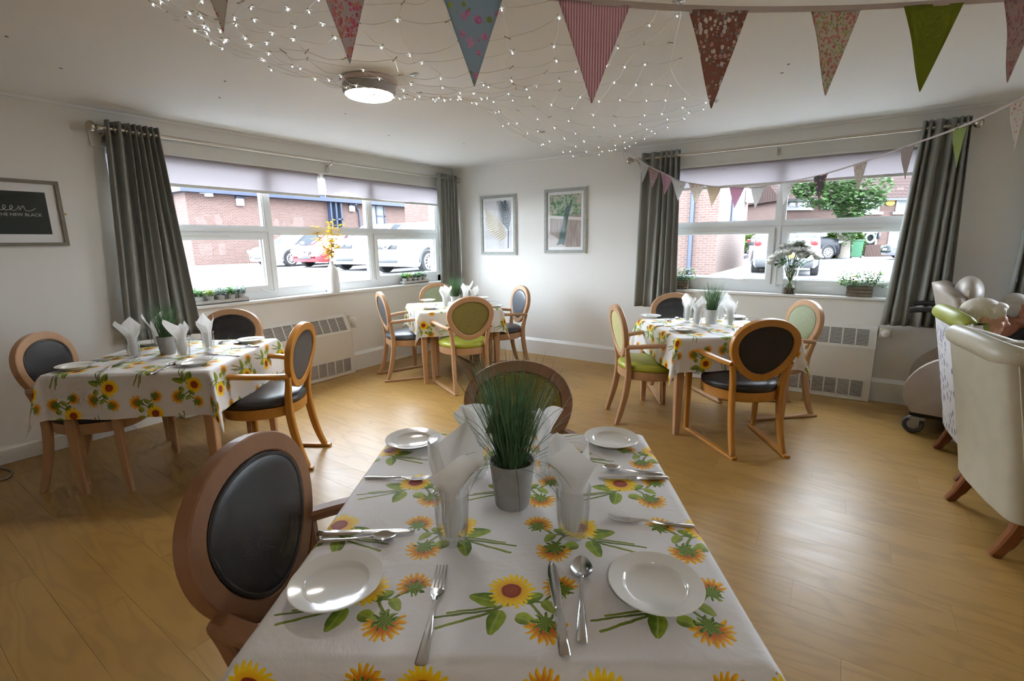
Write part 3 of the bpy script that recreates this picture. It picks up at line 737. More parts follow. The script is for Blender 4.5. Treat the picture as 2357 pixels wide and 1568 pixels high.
G_grass = leafmat('grass_blade', (.050, .125, .055), (.14, .24, .11)); G_leaf = leafmat('leaf_green', (.05, .16, .04), (.14, .30, .08), .4); G_dark = leafmat('leaf_dark', (.02, .07, .025), (.06, .13, .05)); G_sage = leafmat('eucalyptus', (.14, .20, .16), (.24, .32, .26)); G_lime = leafmat('leaf_lime', (.15, .26, .03), (.33, .42, .07)); G_yel = leafmat('yellow_petal', (.70, .42, .01), (.85, .62, .03), .35); G_white = leafmat('white_petal', (.84, .84, .78), (.90, .90, .87), .5); G_lil = leafmat('lilac_petal', (.36, .26, .44), (.55, .44, .6), .3); G_stem = leafmat('stem_green', (.05, .10, .025), (.12, .18, .05), .1); G_twig = P('twig', (.09, .06, .03), .8)

def tframe(center, ang):
    a = math.radians(ang); e1 = Vector((math.cos(a), math.sin(a), 0)); e2 = Vector((-e1.y, e1.x, 0)); c = Vector((center[0], center[1], 0))
    return lambda u, v, z=.745: c+e1*u+e2*v+Vector((0, 0, z))
TZ = .7445
plate_mb = MB(); plate_mb.lathe([(.0, .004), (.045, .004), (.052, .0015), (.056, .0), (.060, .004), (.064, .011), (.090, .0185), (.0925, .0205), (.0915, .0220), (.088, .0215), (.064, .0150), (.060, .0095), (.056, .0075), (.0, .0072)], 56, cap=False)
proto = {}
def plate(p, label, group, k=1.0):
    t = thing('side_plate', label, 'plate', p, 0, group)
    if 'plate' not in proto: proto['plate'] = obj('dish', plate_mb, M_china, t, True, 35)
    else: o = proto['plate'].copy(); COL.objects.link(o); o.parent = t
    t.scale = (k, k, k); return t
def strip(st, n=8):
    """stations (y, halfwidth, z, thick)"""
    rings = []
    for y_, hw, z, th in st: rings.append([Vector((-hw, y_, z)), Vector((-hw*.6, y_, z+th)), Vector((hw*.6, y_, z+th)), Vector((hw, y_, z)), Vector((hw*.6, y_, z-th*.2)), Vector((-hw*.6, y_, z-th*.2))])
    mb = MB(); mb.loft(rings); return mb
def cut_meshes():
    hs = lambda L, w0, w1: [(0, w0*.7, .0015, .002), (.004, w0, .0015, .003), (L*.5, (w0+w1)/2, .002, .003), (L*.85, w1, .004, .003), (L, w1*.95, .006, .003)]
    K = {}
    K['knife'] = [('handle', strip([(0, .007, .002, .003), (.004, .010, .002, .005), (.06, .0095, .002, .005), (.10, .0075, .003, .005), (.108, .006, .003, .004)])), ('blade', strip([(.105, .006, .004, .0012), (.112, .0095, .004, .0012), (.16, .0105, .004, .0012), (.20, .0108, .004, .0012), (.225, .0085, .004, .0011), (.238, .004, .004, .001), (.240, .001, .004, .0008)]))]
    K['fork'] = [('handle', strip(hs(.135, .0105, .0038))), ('head', strip([(.133, .0036, .006, .002), (.145, .006, .0055, .0018), (.158, .0125, .0035, .0016), (.172, .0135, .0025, .0015)]))]
    tin = MB()
    for i in range(4):
        x_ = -.0108+i*.0072
        tin.sweep([(x_, .170, .0032), (x_*.98, .19, .0030), (x_*.95, .215, .0055), (x_*.92, .232, .0095)], [(-.0022, -.0008), (.0022, -.0008), (.0022, .0009), (-.0022, .0009)], [1, 1, .9, .45])
    K['fork'].append(('tines', tin))
    bowl = MB()
    def f(u, v):
        a = 2*PI*u; r = v; wv = .0225*r; yy = .190+math.sin(a)*.036*r+(.004*r if math.sin(a) < 0 else 0); xx = math.cos(a)*wv*(1-.12*math.sin(a)); zz = .0015+.0085*r*r+ (0)
        return Vector((xx, yy, zz))
    bowl.grid(f, 28, 8)
    bowl.grid(lambda u, v: f(u, v)-Vector((0, 0, .0012*(1-v*.6))), 28, 8)
    K['spoon'] = [('handle', strip(hs(.145, .0098, .0036)+[(.163, .0042, .0095, .002)])), ('bowl', bowl)]
    return K
CUT = cut_meshes(); CUTP = {}
def cutlery(kind, handle, tip, label, group, z=TZ):
    a = Vector(handle); b = Vector(tip); d = b-a; L = math.hypot(d.x, d.y); L0 = {'knife': .24, 'fork': .232, 'spoon': .224}[kind]
    t = thing('table_'+kind, label, kind, (a.x, a.y, z), math.atan2(d.y, d.x)-PI/2, group); k = L/L0; t.scale = (max(.85, k), k, 1.)
    if kind not in CUTP: CUTP[kind] = [obj(n, m_, M_steel, t, True, 50) for n, m_ in CUT[kind]]
    else:
        for p in CUTP[kind]: o = p.copy(); COL.objects.link(o); o.parent = t
    return t
def rib(k, z): return 0.034*(1 if k % 4 < 2 else -1) if .014 < z < .086 else 0
def glass_mesh():
    mb = MB(); mb.lathe([(.0, .0), (.028, .0), (.031, .003), (.032, .012), (.0345, .05), (.037, .088), (.0385, .112), (.0392, .118), (.0380, .1185), (.0368, .112), (.0352, .088), (.032, .05), (.0295, .016), (.026, .010), (.0, .009)], 96, cap=False, rib=rib); return mb
G_MESH = None
def napkin(seed, style=0):
    R_ = random.Random(seed); mb = MB(); n = 3
    for i in range(n):
        th0 = 2*PI*i/n+R_.uniform(-.3, .3); wd = R_.uniform(1.9, 2.6); hb = R_.uniform(.20, .245); pk = R_.uniform(.035, .06); lean = R_.uniform(.012, .04); sk = R_.uniform(-.25, .25); rin = .030-.006*i
        def f(u, v, th0=th0, wd=wd, hb=hb, pk=pk, lean=lean, sk=sk, rin=rin):
            s = 2*u-1; top = hb-.045+pk*(1-abs(s-sk))*1.2; z = .013+(top-.013)*v
            r = rin*(.45+.55*min(1, z/.05)) if z < .05 else rin*min(1.0, .95+.05)
            r = min(r, .0245+.011*max(0, z-.012)/.1)
            if z > .118: e = z-.118; r += lean*e/.09+.30*e*abs(s)**1.5
            a = th0+wd*.5*s*(1-.25*max(0, z-.118)/.1)
            r *= 1+.10*math.sin(3*s+7*v+th0)*min(1, z/.06)*.8
            return Vector((r*math.cos(a), r*math.sin(a), z))
        mb.grid(f, 14, 14)
    return mb
def flat_napkin(seed):
    """open square stuck in the glass with a folded-over corner"""
    R_ = random.Random(seed); mb = MB(); d = R_.choice((-1, 1))
    def f(u, v):
        s = 2*u-1; z = .014+.19*v; wd = .020+.045*max(0, v-.42)*1.6 if v > .42 else .020+.004*v
        x_ = s*wd; y_ = .010*math.sin(s*2.2)-.006+.04*max(0, v-.6)*d; z -= .05*max(0, v-.6)*abs(s)**2; return Vector((x_, y_, z))
    mb.grid(f, 12, 16); mb.grid(lambda u, v: Vector((f(u, v).y*1.3+.004, f(u, v).x*.9, f(u, v).z*(.94+.08*u))), 12, 16); return mb
def glass(p, seed, glabel, nlabel, gg, gn, flat=False, k=1.0):
    global G_MESH
    t = thing('ribbed_tumbler', glabel, 'glass', p, 0, gg); t.scale = (k, k, k)
    if G_MESH is None: G_MESH = obj('tumbler', glass_mesh(), M_tumbler, t, True, 30)
    else: o = G_MESH.copy(); COL.objects.link(o); o.parent = t
    n = obj('paper_napkin', flat_napkin(seed) if flat else napkin(seed), M_napkin, None, True, 180, p, seed*1.3); n.scale = (k, k, k); tag(n, nlabel, 'napkin', gn)
def blade(mb, base, az, lean, L, w_, curl, n=5):
    P_ = []; p = Vector(base); el = PI/2-lean; d = Vector((math.cos(az), math.sin(az), 0)); side = Vector((-d.y, d.x, 0))
    for i in range(n+1):
        P_.append(p.copy()); e = el-curl*(i/n)**1.6; p = p+(d*math.cos(e)+Vector((0, 0, 1))*math.sin(e))*(L/n)
    vs_ = []
    for i, q in enumerate(P_[:-1]):
        ww = w_*(1-.75*(i/n)); vs_ += [q-side*ww, q+side*ww]
    vs_.append(P_[-1]); k = len(vs_); fs = [(2*i, 2*i+1, 2*i+3, 2*i+2) for i in range(n-1)]+[(k-3, k-2, k-1)]
    mb.add(vs_, fs)
def grass_plant(p, label, seed, n, pr=.062, ph=.125, hgt=.30, k=1.0, wide=.0017, strays=14, pot=None):
    t = thing('potted_grass', label, 'plant', p); R_ = random.Random(seed)
    mb = MB(); mb.lathe([(.0, .0), (pr*.72, .0), (pr*.75, .003), (pr*.98, ph-.004), (pr, ph), (pr*.93, ph), (pr*.9, ph-.015), (0, ph-.015)], 36, cap=False); obj('pot', mb, pot or M_cement, t, True, 35)
    mb = MB(); mb.lathe([(pr*.9, ph-.016), (pr*.5, ph-.01), (0.001, ph-.008)], 20, cap=False); obj('soil', mb, M_soil, t)
    mb = MB()
    for i in range(n):
        r = pr*.62*math.sqrt(R_.random()); a = R_.uniform(0, 2*PI); az = a+R_.gauss(0, .5)
        blade(mb, (r*math.cos(a), r*math.sin(a), ph-.014), az, abs(R_.gauss(.12, .15))+r*4.6, hgt*R_.uniform(.55, 1.0), wide*R_.uniform(.6, 1.25), R_.uniform(0, .45))
    for i in range(strays):
        a = R_.uniform(0, 2*PI); blade(mb, (pr*.6*math.cos(a), pr*.6*math.sin(a), ph-.012), a, R_.uniform(.5, 1.2), hgt*R_.uniform(.5, .85), wide*.7, R_.uniform(.6, 2.2), 8)
    o = obj('grass_blades', mb, G_grass, t, False); o['kind'] = 'stuff'; t.scale = (k, k, k); return t

# ---- front table
F = tframe(NT_C, NT_A); fu = lambda u, v, z=TZ: F(u-.456, v+.497, z)
grass_plant(fu(.458, -.49), 'tall dark green grass in a grey cement pot on the front table', 5, 330, .060, .125, .32, 1.0, .0021, 30)
PLG = 'plates on the front table'
for (u, v), lb in (((.115, -.815), 'white side plate beside the brown armchair, next to the lone fork'), ((.752, -.808), 'white side plate next to the spoon lying along the long knife'),
        ((.098, -.105), 'white side plate at the table corner between brown armchair and olive-backed chair'), ((.783, -.092), 'white side plate at the table corner beyond the spoon and knife pair')): plate(fu(u, v), lb, PLG)
for i, (u, v, fl_, wh_) in enumerate(((.325, -.655, 0, 'before the grass pot on the brown armchair side'), (.605, -.625, 0, 'before the grass pot beside the loose fork'), (.550, -.335, 1, 'behind the grass pot beside the spoon and knife'), (.345, -.325, 1, 'behind the grass pot on the brown armchair side'))):
    glass(fu(u, v), 11+i, 'ribbed clear tumbler %s, front table' % wh_, 'white paper napkin in the tumbler %s' % wh_, 'tumblers on the front table', 'napkins on the front table', bool(fl_), 1.06)
for kind, h_, t_, lb in (('fork', (.325, -.994), (.318, -.754), 'steel fork lying alone between the two plates nearest the table edge fold'), ('knife', (.563, -.971), (.550, -.731), 'steel knife lying between the two plates beside the large spoon'), ('spoon', (.593, -.943), (.616, -.72), 'steel spoon between the knife and a white plate'),
        ('knife', (-.004, -.637), (.229, -.625), 'steel knife pointing away from the brown armchair'), ('spoon', (.008, -.666), (.188, -.65), 'steel spoon pointing away from the brown armchair'), ('fork', (.016, -.356), (.207, -.366), 'steel fork across a sunflower on the brown armchair side'),
        ('spoon', (.897, -.323), (.727, -.291), 'steel spoon resting above a knife opposite the brown armchair'), ('knife', (.907, -.349), (.701, -.352), 'steel knife below a spoon opposite the brown armchair'), ('fork', (.901, -.589), (.699, -.56), 'steel fork with its handle at the cloth edge opposite the brown armchair')):
    cutlery(kind, fu(*h_), fu(*t_), lb, {'knife': 'knives'}.get(kind, kind+'s')+' on the front table')
# ---- the three further tables
def lay(center, ang, where, seed, potpx, glasses, plates, cut, pot):
    g = lambda q: on_z(q[0], q[1], TZ)
    p = g(potpx); grass_plant(p, 'tall grass in a small grey pot on the %s' % where, seed, 240, .056, .115, .27, 1.0, .0020, 8, pot)
    for i, q in enumerate(glasses): glass(g(q), seed*7+i, 'ribbed tumbler %s, on the %s' % (q[2], where), 'white paper napkin in the tumbler %s, %s' % (q[2], where), 'tumblers on the '+where, 'napkins on the '+where)
    for q in plates: plate(g(q), 'white side plate %s, %s' % (q[2], where), 'plates on the '+where)
    for kind, a, b in cut: cutlery(kind, g(a), g(b), 'steel %s on the %s' % (kind, where), {'knife': 'knives'}.get(kind, kind+'s')+' on the '+where)
lay((1.045, -3.945), 38.4, 'table beside the wide curtain', 21, (388, 814), ((310, 823, 'nearest the chair without runners'), (425, 822, 'facing the open floor'), (482, 804, 'nearest the honey armchair'), (362, 796, 'behind the grass pot')), ((175, 848, 'before the chair without runners'), (448, 839, 'at the cloth edge facing open floor'), (577, 787, 'before the honey armchair'), (340, 794, 'on the curtain side')),
    (('knife', (188, 833), (262, 830)), ('fork', (228, 857), (286, 834)), ('spoon', (340, 861), (408, 836)), ('knife', (345, 862), (398, 842)), ('fork', (552, 820), (472, 815)), ('knife', (600, 798), (520, 802)), ('spoon', (592, 798), (540, 789)), ('spoon', (535, 782), (502, 792))), M_cement)
lay((1.02, -1.24), 54, 'corner table', 22, (1049, 706), ((1026, 709, 'nearest the radiator-side chair'), (1072, 699, 'between grass pot and pictures'), (1092, 703, 'nearest the chair below the pictures'), (1033, 697, 'nearest the sage green chair')), ((985, 694, 'on the window side'), (989, 711, 'before the radiator-side chair'), (1108, 688, 'on the room-corner side'), (1140, 707, 'before the chair below the pictures')), (('knife', (1120, 694), (1150, 695)), ('fork', (1000, 703), (1018, 700))), M_zinc)
lay((3.71, -1.185), 37, 'street-window table', 23, (1636, 744), ((1582, 741, 'nearest the straight curtain'), (1604, 750, 'nearest the pale lime chair'), (1680, 751, 'nearest the sage green chair'), (1655, 738, 'behind the grass pot')), ((1497, 731, 'before the charcoal-backed chair'), (1573, 762, 'before the pale lime chair'), (1690, 733, 'on the window side')),
    (('knife', (1510, 752), (1550, 749)), ('spoon', (1545, 740), (1562, 732)), ('fork', (1500, 743), (1545, 738)), ('knife', (1530, 738), (1568, 731)), ('fork', (1645, 768), (1613, 752)), ('spoon', (1690, 762), (1708, 752)), ('knife', (1685, 757), (1705, 764)), ('knife', (1720, 735), (1690, 737))), M_zinc)

# ------------------------------------------------------------------ leaves and small plants
def leaf_patch(mb, p, az, el, L, w_, droop=.3, mi=0, n=3):
    d = Vector((math.cos(az)*math.cos(el), math.sin(az)*math.cos(el), math.sin(el))); s = Vector((-math.sin(az), math.cos(az), 0)); p = Vector(p); pts = []
    prof = [0.02, .8, 1.0, .62, .02] if n == 4 else [.05, 1.0, .75, .02]
    for i in range(n+1):
        f = i/n; q = p+d*(L*f)-Vector((0, 0, 1))*(droop*L*f*f); pts += [q-s*w_*prof[i], q+Vector((0, 0, -.12*w_*prof[i])), q+s*w_*prof[i]]
    fs = []
    for i in range(n): b = 3*i; fs += [(b, b+1, b+4, b+3), (b+1, b+2, b+5, b+4)]
    mb.add(pts, fs, mi)
def bushy(mb, c, R_, n, hgt, spread, L, w_, mi=0, stems=True):
    c = Vector(c)
    for i in range(n):
        az = R_.uniform(0, 2*PI); r = spread*math.sqrt(R_.random()); top = c+Vector((r*math.cos(az), r*math.sin(az), hgt*R_.uniform(.35, 1)))
        for j in range(3): leaf_patch(mb, c.lerp(top, R_.uniform(.4, 1)), az+R_.uniform(-1.6, 1.6), R_.uniform(-.3, 1.1), L*R_.uniform(.6, 1.2), w_*R_.uniform(.7, 1.2), .3, mi)
def herb_tray(a0, a1, label, seed):
    t = thing('herb_tray', label, 'planter', m_A((a0+a1)/2, -.03, ZS+.001)); O = Vector(t.location); R_ = random.Random(seed); L = a1-a0
    mb = MB(); mb.box((0, 0, .006), (.085, L, .012)); 
    for s in (-1, 1): mb.box((s*.039, 0, .022), (.007, L, .034)); mb.box((0, s*(L/2-.004), .022), (.072, .008, .034))
    obj('tray', mb, P('grey_wood_tray', (.50, .49, .47), .8, var=.2, vscale=30), t, False)
    for i in range(5):
        y_ = -L/2+L*(i+.5)/5; mb = MB(); mb.lathe([(0, .013), (.026, .013), (.033, .072), (.0345, .075), (.031, .074), (.028, .06), (0, .058)], 20, (0, y_, 0), cap=False); pt = obj('pot', mb, M_zinc, t, True, 35)
        mb = MB(); bushy(mb, (0, y_, .06), R_, 44, .095, .042, .034, .007); o = obj('herb', mb, (G_leaf, G_lime, G_sage, G_leaf, G_sage)[i], pt, False)
herb_tray(-3.37, -2.92, 'grey tray of five potted herbs on the car-park window sill beside the wide curtain', 3)
herb_tray(-.98, -.55, 'grey tray of five potted herbs on the car-park window sill near the corner', 4)
# white bottle vase with yellow blossom
t = thing('bottle_vase', 'white bottle vase with yellow blossom branches on the car-park window sill', 'vase', m_A(-1.99, -.015, ZS+.001)); R_ = random.Random(8)
mb = MB(); mb.lathe([(0, .0), (.058, .0), (.066, .006), (.068, .03), (.067, .16), (.062, .225), (.045, .265), (.026, .285), (.021, .30), (.021, .325), (.024, .33), (.0185, .33), (.0165, .30), (.02, .28), (0, .27)], 40, cap=False); obj('vase', mb, P('matt_white_ceramic', (.80, .80, .80), .45), t, True, 35)
stems = MB(); fl_ = MB()
for i in range(11):
    az = R_.uniform(0, 2*PI); ln = R_.uniform(.12, .40) if i > 3 else R_.uniform(.34, .46); sp = R_.uniform(.06, .24)*(1.0 if i > 2 else .55); pa = catmull([(0, 0, .29), (sp*.25*math.cos(az)*.6, sp*.25*math.sin(az), .33+ln*.25), (sp*.6*math.cos(az)*.6, sp*.65*math.sin(az), .33+ln*.6), (sp*math.cos(az)*.6, sp*math.sin(az), .33+ln)], 4)
    stems.tube(pa, .0016, 5)
    for j in range(24):
        f = R_.uniform(.30, 1.0); k = min(len(pa)-1, int(f*(len(pa)-1))); p = pa[k]+Vector((R_.gauss(0, .016), R_.gauss(0, .026), R_.gauss(0, .014)))
        for q in range(5): leaf_patch(fl_, p, 2*PI*q/5+R_.uniform(0, 1), R_.uniform(.0, .8), .024*R_.uniform(.7, 1.1), .0115, .1)
obj('branches', stems, G_twig, t); o = obj('blossom', fl_, G_yel, t, False); o['kind'] = 'stuff'
# wooden boxes with plants on the street window sill
def plant_box(x0, x1, label, seed, kind):
    t = thing('plant_box', label, 'planter', m_B((x0+x1)/2, -.03, ZS+.001)); L = x1-x0; R_ = random.Random(seed); wm = P('weathered_slat', (.17, .135, .10), .85, var=.35, vscale=25, bump=.3, bscale=120)
    for s in (-1, 1):
        for k in range(3): mb = MB(); mb.rbox((0, s*.045, .016+k*.030), (L, .008, .027), .002, 1); obj('slat', mb, wm, t)
        for k in range(3): mb = MB(); mb.rbox((s*(L/2-.005), 0, .016+k*.030), (.008, .081, .027), .002, 1); obj('slat', mb, wm, t)
    mb = MB(); mb.b2((-L/2+.009, -.041, .002), (L/2-.009, .041, .078)); obj('soil', mb, M_soil, t, False)
    g1, g2, g3, g4 = MB(), MB(), MB(), MB()
    for i in range(int(760*L)+40):
        x_ = R_.uniform(-L/2, L/2)*1.15; y_ = R_.uniform(-.035, .035); p = Vector((x_, y_, .075)); az = R_.uniform(0, 2*PI); h_ = R_.uniform(.02, .14); tp = p+Vector((math.cos(az)*.045*R_.random()+x_*.45, math.sin(az)*.04, h_))
        for j in range(3): leaf_patch(R_.choice((g1, g1, g2)), tp, R_.uniform(0, 2*PI), R_.uniform(-.2, .9), R_.uniform(.024, .044), .0075, .3)
        if R_.random() < .35: leaf_patch(g3, tp+Vector((0, 0, .006)), R_.uniform(0, 6), .6, .014, .008, .1)
    for i in range(12 if kind else 9):
        x_ = R_.uniform(-L/2, L/2); a = R_.uniform(0, 2*PI); top = Vector((x_*1.45, R_.uniform(-.05, .03), R_.uniform(.16, .25))); pa = catmull([(x_, 0, .07), (x_*1.2, 0, .12), top], 5); g4.tube(pa, .0013, 5)
        for q in pa[5:]:
            for j in range(2): leaf_patch(g4 if kind else g3, q, R_.uniform(0, 6.3), .7, .022, .004, .1)
    o = obj('leaves', g1, G_leaf, t, False); o['kind'] = 'stuff'; o = obj('fronds', g2, G_dark, t, False); o['kind'] = 'stuff'; o = obj('flowers', g3, G_yel if kind else G_lil, t, False); o['kind'] = 'stuff'; o = obj('sprigs', g4, G_leaf, t, False); o['kind'] = 'stuff'
plant_box(4.585, 4.775, 'weathered wooden box of yellow-green foliage on the street window sill', 6, 1)
plant_box(3.06, 3.215, 'weathered wooden box of lilac sprigs beside the straight curtain', 7, 0)
# glass vase of white roses
t = thing('rose_vase', 'clear glass vase of white roses on the street window sill', 'vase', m_B(4.140, -.005, ZS+.001)); R_ = random.Random(12)
mb = MB(); mb.lathe([(0, 0), (.058, 0), (.060, .004), (.056, .10), (.062, .20), (.072, .262), (.0745, .262), (.0715, .255), (.058, .20), (.052, .10), (.055, .010), (0, .008)], 48, cap=False); obj('vase', mb, M_tumbler, t, True, 35)
mb = MB(); mb.lathe([(0, .009), (.0545, .010), (.0535, .058), (0, .058)], 36, cap=False)
wt = NT('vase_water'); wt.set(color=(.55, .50, .34), rough=.05, trans=.85, ior=1.1); obj('water', mb, wt.mat, t)
mb = MB()
for i in range(26): a = R_.uniform(0, 6.3); r = .04*math.sqrt(R_.random()); mb.ball((r*math.cos(a), r*math.sin(a), R_.uniform(.016, .045)), R_.uniform(.007, .012), 7, 5)
o = obj('pebbles', mb, P('pebble', (.30, .24, .15), .5, var=.4), t); o['kind'] = 'stuff'
st = MB(); lv = MB(); eu = MB()
heads = [(-.155, .02, .335), (-.105, -.02, .37), (-.05, .03, .41), (-.035, -.05, .385), (.03, -.04, .405), (.085, .0, .405), (.075, -.055, .355), (.135, -.02, .385), (.105, .04, .43), (.03, .05, .445), (-.02, .0, .455), (-.09, .04, .43), (.195, .0, .345), (-.175, .0, .295), (.055, .02, .47)]
for hx, hy, hz in heads:
    pa = catmull([(-hx*.25, -hy*.3, .03), (hx*.12, hy*.2, .15), (hx*.45, hy*.6, .27), (hx, hy, hz-.02)], 5); st.tube(pa, .0026, 6)
    rb = MB(); rb.ball((hx, hy, hz), .030, 12, 8)
    ax = Vector((hx*.8, hy-.10, .35)).normalized(); q = Vector((0, 0, 1)).rotation_difference(ax).to_matrix()
    for ring, (n_, R0, op, L_) in enumerate(((4, .008, .25, .036), (5, .016, .55, .044), (6, .023, .95, .047), (7, .026, 1.35, .048))):
        for k in range(n_):
            az = 2*PI*(k+.5*ring)/n_+R_.uniform(-.2, .2)
            def f(u, v, az=az, R0=R0, op=op, L_=L_):
                s = 2*u-1; e = v*L_*1.2; w_ = .036*math.sin(PI*min(1, .25+.70*v))*s; dr = Vector((math.cos(az), math.sin(az), 0)); sd = Vector((-dr.y, dr.x, 0)); tl = op*v**1.1
                p = dr*(R0+.5*math.sin(tl)*e)+Vector((0, 0, 1))*(-.014+math.cos(tl*.8)*e)+sd*w_-dr*(abs(s)**2*.006); return Vector((hx, hy, hz))+q @ p
            rb.grid(f, 4, 4)
    obj('rose', rb, G_white, t, True, 180)
    for j in range(4): leaf_patch(lv, pa[min(len(pa)-1, R_.randint(9, 15))], R_.uniform(0, 6.3), R_.uniform(-.5, .6), R_.uniform(.045, .075), .018, .35, 0, 4)
for i in range(7):
    a = R_.uniform(0, 6.3); pa = catmull([(0, 0, .2), (.04*math.cos(a), .03*math.sin(a), .36), (.075*math.cos(a), .05*math.sin(a), R_.uniform(.46, .54))], 8); st.tube(pa, .0014, 5)
    for q in pa[6:]:
        for s in (0, 1): leaf_patch(eu, q, a+PI*s+1.2, .3, .024, .010, .1, 0, 4)
for i in range(5): a = R_.uniform(0, 6.3); leaf_patch(lv, (.03*math.cos(a), .03*math.sin(a), R_.uniform(.07, .2)), a, .3, .05, .018, .3, 0, 4)
o = obj('stems', st, G_stem, t); o['kind'] = 'stuff'; o = obj('leaves', lv, G_dark, t, False); o['kind'] = 'stuff'; o = obj('eucalyptus', eu, G_sage, t, False); o['kind'] = 'stuff'

# ------------------------------------------------------------------ framed pictures
M_frame = P('grey_limed_frame', (.33, .34, .31), .6, var=.35, vscale=30); M_fedge = P('frame_edge_white', (.72, .72, .70), .5); M_mount = P('mount_card', (.80, .80, .80), .8)
def picture(m, a0, a1, z0, z1, label, fmat, fw_, mount, prints, edge=True):
    t = thing('framed_picture', label, 'picture', m((a0+a1)/2, .012, (z0+z1)/2)); O = Vector(t.location); L = lambda a, o, z: Vector(m(a, o, z))-O
    def bar(b0, b1, c0, c1, o0, o1, mat, nm):
        mb = MB(); p, q = L(b0, o0, c0), L(b1, o1, c1); mb.b2([min(p[i], q[i]) for i in range(3)], [max(p[i], q[i]) for i in range(3)]); return obj(nm, mb, mat, t, False)
    for b in ((a0, a1, z0, z0+fw_), (a0, a1, z1-fw_, z1), (a0, a0+fw_, z0+fw_, z1-fw_), (a1-fw_, a1, z0+fw_, z1-fw_)): bar(*b, .003, .024, fmat, 'frame_rail')
    if edge:
        mb = MB(); e = .008
        for b in ((a0-e, a1+e, z0-e, z0), (a0-e, a1+e, z1, z1+e), (a0-e, a0, z0, z1), (a1, a1+e, z0, z1)):
            p, q = L(b[0], .002, b[2]), L(b[1], .016, b[3]); mb.b2([min(p[i], q[i]) for i in range(3)], [max(p[i], q[i]) for i in range(3)])
        obj('frame_edge', mb, M_fedge, t, False)
    bar(a0+fw_, a1-fw_, z0+fw_, z1-fw_, .004, .008, M_mount, 'mount')
    mw = mount; prints(t, L, a0+fw_+mw, a1-fw_-mw, z0+fw_+mw, z1-fw_-mw)
    bar(a0+fw_, a1-fw_, z0+fw_, z1-fw_, .0165, .0175, M_pglass, 'glass')
    for s in (a0-.012, a1+.012):
        mb = MB(); mb.ball(L(s, .008, (z0+z1)/2), .007, 8, 6); obj('wall_screw', mb, M_brass, t)
def poly(mb, L, pts, o, mi=0): mb.add([L(a, o, z) for a, z in pts], [tuple(range(len(pts)))], mi)
def palm(t, L, a0, a1, z0, z1):
    bgm = NT('palm_print_ground'); co = bgm.coord('Object'); n = bgm.noise(bgm.mapped(co, (3, 3, 9), rot=(0, .5, 0)), 1.2, 3); bgm.set(color=bgm.mix(n, (.55, .56, .60), (.74, .74, .75)), rough=.8)
    mb = MB(); poly(mb, L, [(a0, z0), (a1, z0), (a1, z1), (a0, z1)], .0085); pr = obj('print', mb, bgm.mat, t, False)
    w_, h_ = a1-a0, z1-z0; Pp = lambda x_, y_: (a0+w_*min(1, max(0, x_)), z0+h_*min(1, max(0, y_)))
    dk, ye = P('print_teal', (.035, .075, .10), .8), P('print_straw', (.50, .40, .20), .8); mb = MB(); my = MB()
    def frond(mbx, b, tip, n, l0, ang, taper, o):
        bx, by = b; tx, ty = tip; dx, dy = tx-bx, ty-by; base = math.atan2(dy, dx)
        for i in range(n):
            f = .12+.88*i/n
            for s in (-1, 1):
                px_, py_ = bx+dx*f, by+dy*f; a = base+s*ang*(1-.45*f); l = l0*(1-taper*abs(f-.45)); qx, qy = px_+l*math.cos(a), py_+l*math.sin(a); wv = .011; nx, ny = -math.sin(a)*wv, math.cos(a)*wv
                poly(mbx, L, [Pp(px_-nx, py_-ny), Pp((px_+qx)/2-nx, (py_+qy)/2-ny), Pp(qx, qy), Pp((px_+qx)/2+nx, (py_+qy)/2+ny), Pp(px_+nx, py_+ny)], o+.00003*i)
    frond(my, (.86, .20), (.05, .68), 13, .42, .95, .7, .0088); frond(mb, (.90, .33), (.70, 1.0), 11, .52, .70, .55, .0094); poly(mb, L, [Pp(.85, .02), Pp(.88, .02), Pp(.90, .4), Pp(.87, .4)], .0098)
    o = obj('straw_frond', my, ye, pr, False); o['kind'] = 'stuff'; o = obj('teal_frond', mb, dk, pr, False); o['kind'] = 'stuff'
